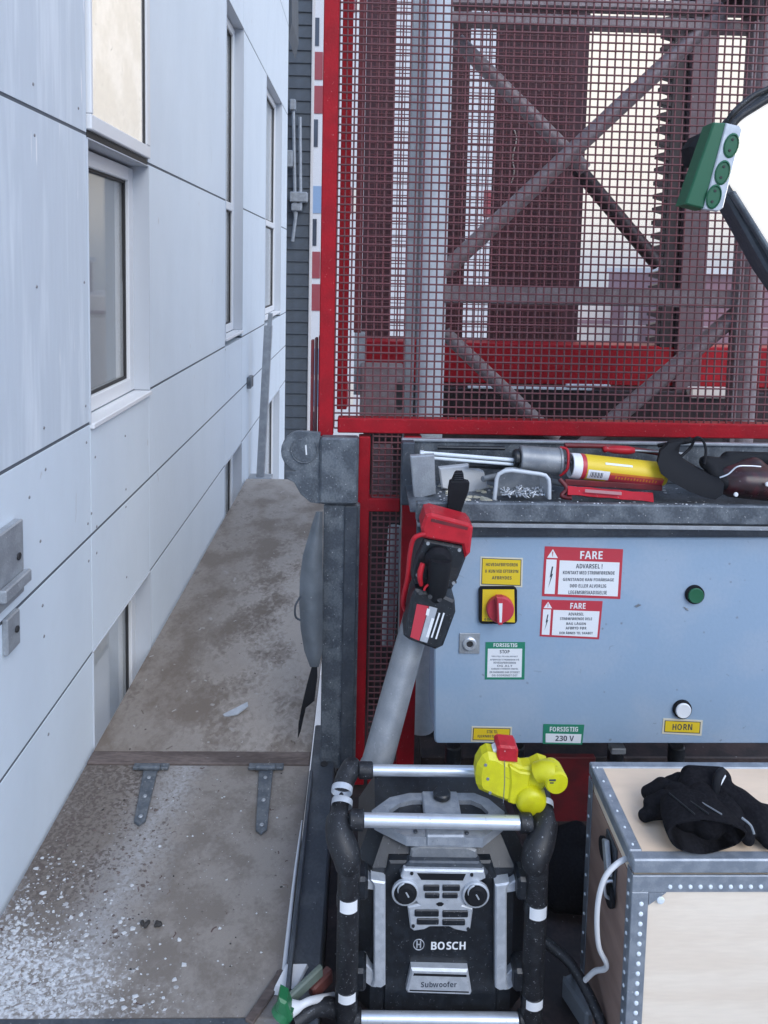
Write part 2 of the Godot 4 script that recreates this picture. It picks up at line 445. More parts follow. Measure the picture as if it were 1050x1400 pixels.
	M.alu = worn(Color(0.62, 0.65, 0.69), Color(0.55, 0.58, 0.62), 0.4, Vector2(0.02, 0.2), 0.05, 0.32, 0.6, 60, Color(0.3, 0.3, 0.3), 0.3, Vector3.ONE, 27, 256)
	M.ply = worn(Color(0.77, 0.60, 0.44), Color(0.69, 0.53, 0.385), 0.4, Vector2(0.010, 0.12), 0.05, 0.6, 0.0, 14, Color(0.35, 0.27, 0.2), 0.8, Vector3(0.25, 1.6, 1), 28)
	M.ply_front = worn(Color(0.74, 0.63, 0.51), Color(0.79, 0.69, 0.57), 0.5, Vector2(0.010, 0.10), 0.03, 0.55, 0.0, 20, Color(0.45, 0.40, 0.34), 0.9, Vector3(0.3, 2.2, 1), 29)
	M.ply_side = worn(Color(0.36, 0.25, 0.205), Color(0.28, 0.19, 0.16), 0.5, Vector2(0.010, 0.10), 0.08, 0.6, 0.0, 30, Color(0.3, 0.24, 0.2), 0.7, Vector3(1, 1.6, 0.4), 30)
	M.edge = worn(Color(0.22, 0.25, 0.29), Color(0.29, 0.32, 0.36), 0.4, Vector2(0.02, 0.2), 0.06, 0.42, 0.3, 70, Color(0.5, 0.52, 0.54), 0.4, Vector3.ONE, 31)
	M.floor_far = worn(Color(0.150, 0.118, 0.098), Color(0.29, 0.275, 0.265), 0.34, Vector2(0.006, 0.035), 0.22, 0.75, 0.0, 900, Color(0.42, 0.41, 0.40), 1.1, Vector3(1, 1, 0.8), 33, 1024, 0.35, 2.0)
	M.floor_near = worn(Color(0.175, 0.143, 0.120), Color(0.30, 0.28, 0.265), 0.30, Vector2(0.004, 0.03), 0.16, 0.72, 0.0, 500, Color(0.40, 0.39, 0.38), 1.2, Vector3.ONE, 34, 1024, 0.3, 2.2)
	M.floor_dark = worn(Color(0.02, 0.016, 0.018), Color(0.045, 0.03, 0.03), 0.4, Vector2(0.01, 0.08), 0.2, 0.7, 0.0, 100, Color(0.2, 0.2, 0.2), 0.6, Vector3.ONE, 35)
	M.wood_dark = worn(Color(0.085, 0.065, 0.058), Color(0.14, 0.11, 0.10), 0.4, Vector2(0.012, 0.1), 0.2, 0.8, 0.0, 120, Color(0.33, 0.31, 0.30), 0.5, Vector3(0.3, 1, 1), 36, 512, 0.4)
	M.chip = flat(0.50, 0.515, 0.53, 0.85); M.chip_dark = flat(0.03, 0.028, 0.027, 0.8)
	M.slate = worn(Color(0.066, 0.083, 0.105), Color(0.055, 0.068, 0.085), 0.4, Vector2(0.02, 0.1), 0.1, 0.7, 0.0, 0, Color.WHITE, 1.0, Vector3.ONE, 37, 256)
	M.ground = worn(Color(0.30, 0.28, 0.26), Color(0.40, 0.38, 0.36), 0.4, Vector2(0.01, 0.1), 0.1, 0.9, 0.0, 0, Color.WHITE, 30.0, Vector3.ONE, 38, 256)
	M.white_far = flat(0.58, 0.56, 0.55, 0.7); M.red_far = flat(0.26, 0.02, 0.03, 0.6); M.navy_far = flat(0.03, 0.04, 0.06, 0.15); M.blue_far = flat(0.20, 0.29, 0.42, 0.4); M.pale_far = flat(0.66, 0.58, 0.52, 0.8); M.mauve_far = flat(0.20, 0.09, 0.12, 0.8); M.cream_far = flat(0.68, 0.60, 0.50, 0.7)
	M.white_print = flat(0.72, 0.74, 0.76, 0.5); M.ink = flat(0.03, 0.04, 0.06, 0.6); M.soft_ink = flat(0.16, 0.18, 0.22, 0.6); M.red_print = flat(0.46, 0.035, 0.055, 0.45); M.yellow_print = flat(0.70, 0.50, 0.02, 0.45); M.green_print = flat(0.02, 0.20, 0.12, 0.45); M.pale_print = flat(0.62, 0.58, 0.45, 0.5)
	M.red_plastic = worn(Color(0.46, 0.018, 0.03), Color(0.36, 0.016, 0.025), 0.3, Vector2(0.02, 0.2), 0.05, 0.35, 0.0, 50, Color(0.55, 0.35, 0.35), 0.25, Vector3.ONE, 40, 256, 0.1)
	M.yellow = worn(Color(0.60, 0.58, 0.008), Color(0.52, 0.49, 0.008), 0.35, Vector2(0.02, 0.2), 0.05, 0.42, 0.0, 25, Color(0.3, 0.27, 0.05), 0.3, Vector3.ONE, 41, 256, 0.1)
	M.green = flat(0.015, 0.13, 0.05, 0.4); M.green_dark = flat(0.008, 0.10, 0.045, 0.45)
	M.grey_tube = worn(Color(0.20, 0.215, 0.235), Color(0.26, 0.275, 0.29), 0.4, Vector2(0.02, 0.2), 0.06, 0.42, 0.3, 60, Color(0.42, 0.43, 0.45), 0.3, Vector3.ONE, 42, 256)
	M.glove = worn(Color(0.006, 0.006, 0.008), Color(0.014, 0.014, 0.017), 0.35, Vector2(0.03, 0.3), 0.4, 0.85, 0.0, 120, Color(0.06, 0.06, 0.07), 0.12, Vector3.ONE, 43, 512, 0.6)
	var cl := flat(0.70, 0.74, 0.78, 0.12); cl.transparency = BaseMaterial3D.TRANSPARENCY_ALPHA; cl.albedo_color.a = 0.35; M.clear = cl
	M.top_grey = worn(Color(0.25, 0.275, 0.31), Color(0.32, 0.345, 0.38), 0.4, Vector2(0.02, 0.2), 0.08, 0.38, 0.25, 200, Color(0.10, 0.10, 0.11), 0.3, Vector3.ONE, 55, 512, 0.1, 1.4)
	M.grey_plastic = flat(0.20, 0.22, 0.24, 0.5); M.cable_white = flat(0.62, 0.63, 0.64, 0.5); M.foam = flat(0.66, 0.67, 0.69, 0.9)
	var wm := StandardMaterial3D.new(); wm.albedo_color = lin(0.8, 0.8, 0.78); wm.roughness = 0.4; wm.emission_enabled = true; wm.emission = Color(1.0, 0.97, 0.92); wm.emission_energy_multiplier = 0.45; M.glow = wm
	M.glove.metallic_specular = 0.2; M.black_clean.metallic_specular = 0.25; M.black_clean.roughness = 0.65
	M.red.metallic_specular = 0.3; M.red_plastic.metallic_specular = 0.35

# ---------------------------------------------------------------- ground, walkway
func chips(called: String, n: int, area: Callable, size: Vector2, m: Material, parent: Node3D = null) -> MeshInstance3D:
	var st := ms()
	for i in n:
		var c: Vector3 = area.call()
		var s := rng.randf_range(size.x, size.y); s = size.x + (s - size.x) * rng.randf()
		var a0 := rng.randf() * TAU; var k := rng.randi_range(4, 6); var ring := []; var top := []
		var tilt := Vector3(rng.randf_range(-0.35, 0.35), 0, rng.randf_range(-0.35, 0.35))
		for j in k:
			var a := a0 + TAU * j / k; var r := s * rng.randf_range(0.5, 1.0)
			var q := Vector3(cos(a) * r, 0, sin(a) * r * 0.7)
			ring.append(c + q); top.append(c + q * 0.8 + Vector3.UP * (s * rng.randf_range(0.15, 0.4) + maxf(0.0, q.dot(tilt))))
		loft(st, [ring, top])
	var o := obj(called, st, m, parent); stuff(o); return o

func board_top(called: String, x0: float, x1: float, z0: float, z1: float, y: float, m: Material, parent: Node3D) -> void:
	var st := ms(); var q := [[x0, z0, 0.0, 1.0], [x0, z1, 0.0, 0.0], [x1, z1, 1.0, 0.0], [x1, z0, 1.0, 1.0]]
	for i in [0, 1, 2, 0, 2, 3]:
		st.set_normal(Vector3.UP); st.set_uv(Vector2(q[i][2], q[i][3])); st.add_vertex(Vector3(q[i][0], y, q[i][1]))
	obj(called, st, m, parent)
func board_material(w: int, h: int, sd: int, pick: Callable, specks: Array) -> StandardMaterial3D:
	var n := FastNoiseLite.new(); n.seed = sd; n.frequency = 0.0045; n.fractal_octaves = 6; n.fractal_gain = 0.55
	var a := n.get_image(w, h, false, false, false).get_data()
	n.seed = sd + 3; n.frequency = 0.05; n.fractal_octaves = 4; n.domain_warp_enabled = true
	var b := n.get_image(w, h, false, false, false).get_data()
	n.seed = sd + 9; n.frequency = 0.3
	var f := n.get_image(w, h, false, false, false).get_data()
	var data := PackedByteArray(); data.resize(w * h * 3)
	for y in h:
		for x in w:
			var i := y * w + x
			var c: Color = pick.call(float(x) / w, float(y) / h, a[i] / 127.5 - 1.0, b[i] / 127.5 - 1.0)
			var g := 1.0 + (f[i] / 127.5 - 1.0) * 0.16
			c = Color(c.r * g, c.g * g, c.b * g).linear_to_srgb()
			data[i * 3] = int(clampf(c.r, 0, 1) * 255); data[i * 3 + 1] = int(clampf(c.g, 0, 1) * 255); data[i * 3 + 2] = int(clampf(c.b, 0, 1) * 255)
	var im := Image.create_from_data(w, h, false, Image.FORMAT_RGB8, data)
	var r := RandomNumberGenerator.new(); r.seed = sd
	for k in specks.size():
		for i in specks[k][0]:
			var p := Vector2(r.randf() * w, r.randf() * h); var v := Vector2.from_angle(r.randf() * TAU); var rad: float = specks[k][2] * r.randf_range(0.4, 1.0); var al := r.randf_range(0.25, 0.95)
			for t in int(r.randf_range(1, specks[k][3])):
				p += v * rad * 0.8; v = v.rotated(r.randf_range(-0.7, 0.7))
				for dy in range(-int(rad) - 1, int(rad) + 2):
					for dx in range(-int(rad) - 1, int(rad) + 2):
						if Vector2(dx, dy).length() <= rad and p.x + dx >= 0 and p.y + dy >= 0 and p.x + dx < w and p.y + dy < h:
							im.set_pixel(int(p.x) + dx, int(p.y) + dy, im.get_pixel(int(p.x) + dx, int(p.y) + dy).lerp(specks[k][1], al))
	var m := StandardMaterial3D.new(); m.albedo_texture = ImageTexture.create_from_image(im); m.roughness = 0.72
	return m
func near_board() -> StandardMaterial3D:
	var pick := func(u: float, v: float, a: float, b: float) -> Color:
		var c := Color(0.168, 0.145, 0.125).lerp(Color(0.240, 0.215, 0.192), clampf(0.5 + a * 2.0 + b * 0.7, 0, 1))
		# grey cement smear down the left middle, brown damp strip beside the wall, plaster dust in the near corner
		var smear := clampf(1.0 - absf(u - 0.42 + 0.10 * v + 0.10 * a) / 0.16, 0, 1) * clampf(0.75 + b * 1.3, 0, 1)
		c = c.lerp(Color(0.37, 0.37, 0.375), smear * 0.8)
		var damp := clampf((0.36 - u - 0.06 * v + 0.30 * a + 0.35 * b) * 4.0, 0, 1) * clampf((0.86 - v) * 5.0, 0, 1)
		c = c.lerp(Color(0.085, 0.066, 0.056), clampf(damp * (0.75 + b), 0, 0.95))
		var dust := clampf(((v - 0.60) * 1.9 - (u - 0.02) * 1.35 + 0.35 * a + 0.55 * b) * 2.2, 0, 1)
		c = c.lerp(Color(0.56, 0.575, 0.60), dust * clampf(0.60 + b * 1.6, 0, 1))
		var worn_edge := clampf((u - 0.93 + 0.05 * a) * 14.0, 0, 1)
		return c.lerp(Color(0.16, 0.135, 0.125), worn_edge * 0.5)
	return board_material(860, 1024, 61, pick, [[18, Color(0.33, 0.30, 0.28), 4.0, 4], [40, Color(0.40, 0.35, 0.32), 1.6, 26], [900, Color(0.66, 0.67, 0.68), 1.0, 2], [420, Color(0.72, 0.72, 0.73), 1.5, 3], [200, Color(0.20, 0.17, 0.16), 1.4, 4], [60, Color(0.62, 0.62, 0.62), 3.0, 3], [40, Color(0.28, 0.2, 0.19), 2.5, 16]])
func far_board() -> StandardMaterial3D:
	var pick := func(u: float, v: float, a: float, b: float) -> Color:
		var c := Color(0.160, 0.130, 0.106).lerp(Color(0.26, 0.23, 0.202), clampf(0.5 + a * 1.6 + b * 0.5, 0, 1))
		var grey := clampf((u - 0.42 + 0.55 * a + 0.30 * b) * 2.2, 0, 1) * clampf(1.0 - absf(v - 0.72) * 2.6 + 0.3 * b, 0, 1)
		c = c.lerp(Color(0.45, 0.405, 0.365), clampf(grey * 1.1, 0, 0.9))
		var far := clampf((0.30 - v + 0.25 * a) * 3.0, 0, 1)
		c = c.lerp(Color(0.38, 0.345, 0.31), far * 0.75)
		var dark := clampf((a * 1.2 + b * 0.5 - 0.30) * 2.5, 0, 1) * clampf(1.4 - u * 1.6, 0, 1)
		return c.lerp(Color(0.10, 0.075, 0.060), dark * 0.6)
	return board_material(512, 1536, 77, pick, [[26, Color(0.36, 0.32, 0.29), 1.6, 20], [30, Color(0.60, 0.58, 0.56), 5.0, 10], [500, Color(0.70, 0.70, 0.70), 1.0, 3], [160, Color(0.22, 0.18, 0.16), 1.2, 6], [90, Color(0.66, 0.65, 0.64), 2.0, 8]])

func setting() -> void:
	var st := ms(); box(st, Vector3(0, -14.1, -200), Vector3(900, 0.2, 900), 0.0); struct("ground", st, M.ground)
	var hinge := FY(290, 1046).z; var xr := -0.142; var xl := -W + 0.012
	var endz := FY(365, 655).z
	# the far board, the batten and the near board of the walkway
	st = ms(); between(st, Vector3(xl, -0.021, hinge - 0.062), Vector3(xr, 0, endz), 0.002)
	var far := struct("walkway_floor", st, M.floor_far)
	st = ms(); between(st, Vector3(xl, -0.021, hinge - 0.003), Vector3(xr, 0.004, hinge - 0.060), 0.003); obj("batten", st, M.wood_dark, far)
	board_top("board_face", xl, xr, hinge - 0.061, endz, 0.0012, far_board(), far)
	var nearz := FY(100, 1392).z
	st = ms(); between(st, Vector3(xl, -0.024, nearz), Vector3(xr, -0.003, hinge + 0.001), 0.002)
	var near := struct("walkway_flap_floor", st, M.floor_near)
	board_top("board_face", xl, xr, nearz - 0.001, hinge, -0.0018, near_board(), near)
	st = ms(); between(st, Vector3(xl, -0.05, nearz + 0.035), Vector3(-0.2, 0.002, nearz + 0.002), 0.002); obj("edge_strip", st, M.steel_dark, near)
	# strap hinges screwed over the joint
	for hx in [[207.0, 1048.0, 190.0, 1128.0], [364.0, 1048.0, 357.0, 1140.0]]:
		var a := FY(hx[0], hx[1], 0.005); var b := FY(hx[2], hx[3], 0.005)
		st = ms(); between(st, Vector3(a.x - 0.052, 0.0005, a.z - 0.010), Vector3(a.x + 0.052, 0.010, a.z + 0.012), 0.002)
		var hp := obj("hinge", st, M.hinge, near)
		st = ms(); cyl(st, Vector3(a.x - 0.03, 0.012, a.z + 0.014), Vector3(a.x + 0.03, 0.012, a.z + 0.014), 0.008, 12); obj("knuckle", st, M.hinge, hp)
		var dir := (b - a); dir.y = 0; var l := dir.length(); dir = dir.normalized(); var sd := Vector3(-dir.z, 0, dir.x)
		st = ms(); prism(st, [a + sd * 0.021 + Vector3.UP * 0.002, a - sd * 0.021 + Vector3.UP * 0.002, a - sd * 0.015 + dir * (l - 0.015) + Vector3.UP * 0.002, a + dir * l + Vector3.UP * 0.002, a + sd * 0.015 + dir * (l - 0.015) + Vector3.UP * 0.002], Vector3(0, -0.0065, 0), 0.001); obj("strap", st, M.hinge, hp)
		for k in 3:
			var c := a + dir * (0.05 + k * (l - 0.08) / 2.0) + Vector3.UP * 0.002
			st = ms(); lathe(st, [[0.006, 0.0], [0.0045, 0.002], [0.0, 0.0024]], c, Vector3.UP, 10); obj("screw", st, M.galv, hp)
	# steel channel along the walkway and the floor of the hoist
	st = ms(); between(st, Vector3(xr + 0.006, -0.16, -1.0), Vector3(xr + 0.075, 0.012, -2.30), 0.004); between(st, Vector3(xr + 0.006, 0.012, -1.0), Vector3(xr + 0.016, 0.035, -2.05), 0.002)
	var ch := struct("kerb_channel", st, M.steel_dark)
	var bh := FY(440, 1045, 0.012); st = ms(); lathe(st, [[0.011, 0.0], [0.011, 0.002], [0.0, 0.0024]], Vector3(xr + 0.045, 0.0125, bh.z), Vector3.UP, 14); obj("bolt", st, M.gasket, ch)
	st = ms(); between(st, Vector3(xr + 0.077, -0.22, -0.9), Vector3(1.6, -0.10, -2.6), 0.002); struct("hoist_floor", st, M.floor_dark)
	# white mastic line at the edge and loose debris
	st = ms()
	var pts := []
	for k in 7: pts.append(Vector3(xr - 0.004 + rng.randf_range(-0.0015, 0.0015), -0.002, lerpf(nearz - 0.07, hinge + 0.22, k / 6.0)))
	tube(st, pts, [0.006, 0.0055, 0.005, 0.004, 0.0035, 0.003, 0.0015], 8); obj("mastic_line", st, M.foam, near)
	var near_patch := func() -> Vector3:
		var u := minf(-log(1.0 - 0.98 * rng.randf()) * 0.32, 1.3); var z := nearz - 0.01 - minf(-log(1.0 - 0.98 * rng.randf()) * 0.10, 0.4) * (1.25 - 0.6 * u)
		return Vector3(xl + 0.02 + 0.36 * u, -0.002, z)
	var grey_chip := flat(0.36, 0.36, 0.365, 0.85)
	var o := chips("plaster_rubble", 700, near_patch, Vector2(0.0012, 0.009), grey_chip); tag(o, "greyer plaster crumbs mixed among the white ones at the near corner of the walkway", "rubble")
	o = chips("plaster_rubble", 900, near_patch, Vector2(0.0014, 0.0105), M.chip); tag(o, "white crumbs of broken plaster strewn over the near corner of the walkway", "rubble")
	var mid_patch := func() -> Vector3: return Vector3(xl + 0.04 + 0.28 * rng.randf(), -0.002, lerpf(nearz - 0.15, hinge + 0.12, rng.randf()))
	o = chips("dark_grit", 240, mid_patch, Vector2(0.0015, 0.010), M.wood_dark); tag(o, "dark grit and splinters along the wall side of the walkway flap", "grit")
	var any := func() -> Vector3: return Vector3(lerpf(xl + 0.03, xr - 0.03, rng.randf()), -0.001, lerpf(nearz - 0.1, endz + 0.2, pow(rng.randf(), 1.6)))
	o = chips("pale_crumbs", 170, any, Vector2(0.0015, 0.007), M.chip); tag(o, "pale crumbs scattered thinly over the whole walkway", "crumbs")
	o = chips("dark_crumbs", 70, any, Vector2(0.002, 0.006), M.chip_dark); tag(o, "dark crumbs scattered thinly over the whole walkway", "crumbs")
	for k in [[198.0, 1266.0, 0.011], [218.0, 1265.0, 0.009]]:
		var c := FY(k[0], k[1]); st = ms(); var caps := []
		for i in 4: caps.append([c + Vector3(rng.randf_range(-0.008, 0.008), 0.004, rng.randf_range(-0.006, 0.006)), c + Vector3(rng.randf_range(-0.008, 0.008), 0.006, rng.randf_range(-0.006, 0.006)), k[2] * 0.45, k[2] * 0.3])
		blob(st, caps, 0.0022, 0.003); tag(obj("dark_lump", st, M.chip_dark), "left lump of the dark pair lying mid flap" if k[0] < 200 else "right lump of the dark pair lying mid flap", "debris", "pair of dark lumps")
	var sh := FY(318, 975); st = ms()
	prism(st, [sh + Vector3(-0.03, 0.004, 0.012), sh + Vector3(0.045, 0.022, -0.03), sh + Vector3(0.05, 0.02, -0.01), sh + Vector3(0.02, 0.01, 0.02), sh + Vector3(-0.022, 0.004, 0.022)], Vector3(0, -0.004, 0)); tag(obj("plastic_shard", st, M.silver), "crumpled silvery shard lying on the far walkway board", "shard")

# ---------------------------------------------------------------- the white clad house
func window(b: Node3D, z0: float, z1: float, y0: float, y1: float, cross_bars: Array, blind := true) -> void:
	var xo := -W - 0.056; var fw := 0.05
	var st := ms()
	between(st, Vector3(xo, y0 + 0.02, z0 + 0.004), Vector3(xo - 0.06, y1 - 0.01, z0 - fw), 0.003); between(st, Vector3(xo, y0 + 0.02, z1 - 0.004), Vector3(xo - 0.06, y1 - 0.01, z1 + fw), 0.003)
	for y in [y0 + 0.02 + fw * 0.5, y1 - 0.01 - fw * 0.5] + cross_bars: box(st, Vector3(xo - 0.029, y, (z0 + z1) / 2), Vector3(0.0585, fw, z0 - z1 - fw * 2 + 0.001), 0.003)
	var f := obj("window", st, M.white_frame, b)
	var ys := [y0 + 0.02] + cross_bars + [y1 - 0.01]
	for i in ys.size() - 1:
		var lo: float = ys[i] + (fw if i == 0 else fw * 0.5); var hi: float = ys[i + 1] - (fw if i == ys.size() - 2 else fw * 0.5)
		st = ms(); between(st, Vector3(xo - 0.022, lo, z0 - fw), Vector3(xo - 0.026, hi, z1 + fw), 0.0); obj("pane", st, M.glass, f)
		st = ms(); var w := 0.010
		between(st, Vector3(xo - 0.012, lo, z1 + fw), Vector3(xo - 0.021, hi, z1 + fw + w), 0.001); between(st, Vector3(xo - 0.012, lo, z0 - fw), Vector3(xo - 0.021, hi, z0 - fw - w), 0.001)
		between(st, Vector3(xo - 0.012, lo, z0 - fw - w), Vector3(xo - 0.021, lo + w, z1 + fw + w), 0.001); between(st, Vector3(xo - 0.012, hi - w, z0 - fw - w), Vector3(xo - 0.021, hi, z1 + fw + w), 0.001); obj("gasket", st, M.gasket, f)
		if blind:
			st = ms(); between(st, Vector3(xo - 0.052, lo - 0.01, z0 - fw + 0.01), Vector3(xo - 0.055, hi + 0.01, z1 + fw - 0.01), 0.0); obj("blind", st, M.blind_white if y1 < 0.6 else M.blind, f)
	st = ms(); between(st, Vector3(-W + 0.012, y0, z0 - 0.002), Vector3(xo - 0.001, y0 + 0.018, z1 + 0.002), 0.003); obj("sill", st, M.white_frame, f)
	st = ms(); between(st, Vector3(-W + 0.004, y0 + 0.019, z1 - 0.003), Vector3(xo - 0.03, y1 - 0.002, z1 + 0.001), 0.0008); between(st, Vector3(-W + 0.004, y0 + 0.019, z0 + 0.003), Vector3(xo - 0.03, y1 - 0.002, z0 - 0.001), 0.0008)
	between(st, Vector3(-W + 0.004, y1 + 0.003, z0), Vector3(xo - 0.03, y1 - 0.001, z1), 0.0008); obj("reveal", st, M.reveal, f)

func house() -> void:
	var b := thing("apartment_building", "white panel clad house wall with tall narrow windows along the left of the walkway", "building", Vector3(-W, -6, -3))
	var zs := [2.6, 1.0, WX(-260, 400).z, WX(121, 400).z, WX(203, 400).z, WX(308, 400).z, WX(331, 400).z, WX(362, 400).z, WX(383, 400).z, WX(391, 400).z]
	var ys := [-6.0, -4.6, -3.2, -1.9, -0.95, WX(0, 1070).y, WX(0, 854).y, WX(0, 648).y, WX(0, 127).y, 3.02, 3.9, 5.4]
	var win := {3: true, 5: true, 7: true}
	var st := ms(); between(st, Vector3(-W - 0.118, -6, 2.6), Vector3(-W - 3.0, 5.4, zs[-1] + 0.02), 0.0)
	obj("core_wall", st, M.core, b)
	var gap := 0.0048
	for i in zs.size() - 1:
		for j in ys.size() - 1:
			if win.has(i) and (j == 7 or j == 8 or j == 4): continue
			st = ms(); between(st, Vector3(-W, ys[j] + gap, zs[i] - gap * (0.35 if i == 3 or i == 4 else 0.6)), Vector3(-W - 0.117, ys[j + 1] - gap, zs[i + 1] + gap * (0.35 if i == 3 or i == 4 else 0.6)), 0.0005)
			obj("cladding_panel", st, M.panel_stained if i <= 2 and j >= 7 else M.panel, b)
			if win.has(i) and j == 6: continue
			st = ms(); between(st, Vector3(-W - 0.0018, ys[j + 1] - gap, zs[i]), Vector3(-W - 0.03, ys[j + 1] + gap, zs[i + 1]), 0.0); obj("joint_seal", st, M.joint, b)
	for i in [3, 5, 7]:
		window(b, zs[i], zs[i + 1], ys[4], ys[5], [])
		if i == 3: window(b, zs[3], zs[4], ys[7] - 0.02, ys[8] - 0.012, [])
		else: window(b, zs[i], zs[i + 1], ys[7] + 0.03, ys[9], [ys[8]])
	# upper sash beside the camera, set flush with the cladding, its pane still under protective film
	var z0: float = zs[3] - 0.006; var z1: float = zs[4] + 0.004; var y0: float = WX(118, 176).y; var y1: float = ys[9] - 0.01; var x := -W + 0.012
	st = ms()
	between(st, Vector3(x, y0, z0), Vector3(x - 0.07, y0 + 0.045, z1), 0.003); between(st, Vector3(x, y1 - 0.04, z0), Vector3(x - 0.07, y1, z1), 0.003)
	between(st, Vector3(x, y0 + 0.0455, z1), Vector3(x - 0.07, y1 - 0.0405, z1 + 0.045), 0.003); between(st, Vector3(x, y0 + 0.0455, z0), Vector3(x - 0.07, y1 - 0.0405, z0 - 0.018), 0.003)
	var f := obj("window", st, M.white_frame, b)
	st = ms(); between(st, Vector3(x - 0.010, y0 + 0.046, z0 - 0.019), Vector3(x - 0.02, y1 - 0.041, z1 + 0.060), 0.0); var fp := obj("pane", st, M.film, f); fp.set_meta("label", "cream coloured pane still covered by smudged film")
	st = ms(); between(st, Vector3(x - 0.006, y0 + 0.046, z1 + 0.0455), Vector3(x - 0.018, y1 - 0.041, z1 + 0.0595), 0.001); obj("gasket", st, M.gasket, f)
	st = ms(); between(st, Vector3(-W - 0.002, y0 - 0.02, z0), Vector3(-W - 0.1, y0 - 0.001, z1), 0.0); obj("head_seal", st, M.gasket, f)
	# rivets in rows beside the joints
	st = ms()
	for q in [[40,680],[55,740],[58,828],[60,870],[125,702],[132,720],[120,716],[121,767],[132,756],[172,693],[173,789],[66,1004],[50,392],[60,585],[62,642],[115,386],[117,555],[118,605],[130,625],[171,596],[172,669],[45,115],[47,185],[107,148],[308,478]]:
		var c := WX(q[0], q[1]); lathe(st, [[0.0045, 0.0], [0.0035, 0.0016], [0.0, 0.002]], c, Vector3.RIGHT, 8)
	stuff(obj("rivets", st, M.rivet, b))
	# clamps left on the wall
	var c1 := WX(10, 762)
	var t := thing("wall_bracket", "large grey L shaped steel bracket bolted to the white wall at the left edge", "bracket", c1, "steel brackets on the white wall")
	var a := WX(0, 722); var bb := WX(24, 806); st = ms(); between(st, Vector3(-W, bb.y, WX(-20, 760).z), Vector3(-W + 0.022, a.y, WX(20, 760).z), 0.003); obj("plate", st, M.galv, t)
	st = ms(); between(st, Vector3(-W + 0.0225, bb.y + 0.028, WX(-18, 760).z), Vector3(-W + 0.040, bb.y + 0.058, WX(20, 760).z), 0.003); obj("foot", st, M.galv, t)
	st = ms(); cyl(st, Vector3(-W + 0.022, c1.y, WX(12, 760).z), Vector3(-W + 0.026, c1.y, WX(12, 760).z), 0.009, 12); obj("bolt", st, M.gasket, t)
	c1 = WX(12, 862); t = thing("wall_bracket", "small square grey steel clip on the white wall below the large bracket", "bracket", c1, "steel brackets on the white wall")
	st = ms(); between(st, Vector3(-W, WX(12, 888).y, WX(2, 860).z), Vector3(-W + 0.014, WX(12, 838).y, WX(20, 860).z), 0.003); obj("plate", st, M.galv, t)
	st = ms(); cyl(st, Vector3(-W + 0.014, c1.y, WX(14, 860).z), Vector3(-W + 0.019, c1.y, WX(14, 860).z), 0.008, 12); obj("bolt", st, M.gasket, t)
	c1 = WX(339, 522); st = ms(); between(st, c1 + Vector3(0, -0.04, -0.06), c1 + Vector3(0.03, 0.04, 0.06), 0.004); tag(obj("wall_clip", st, M.steel_mid), "small dark clip on the panel joint near the far end of the wall", "clip")

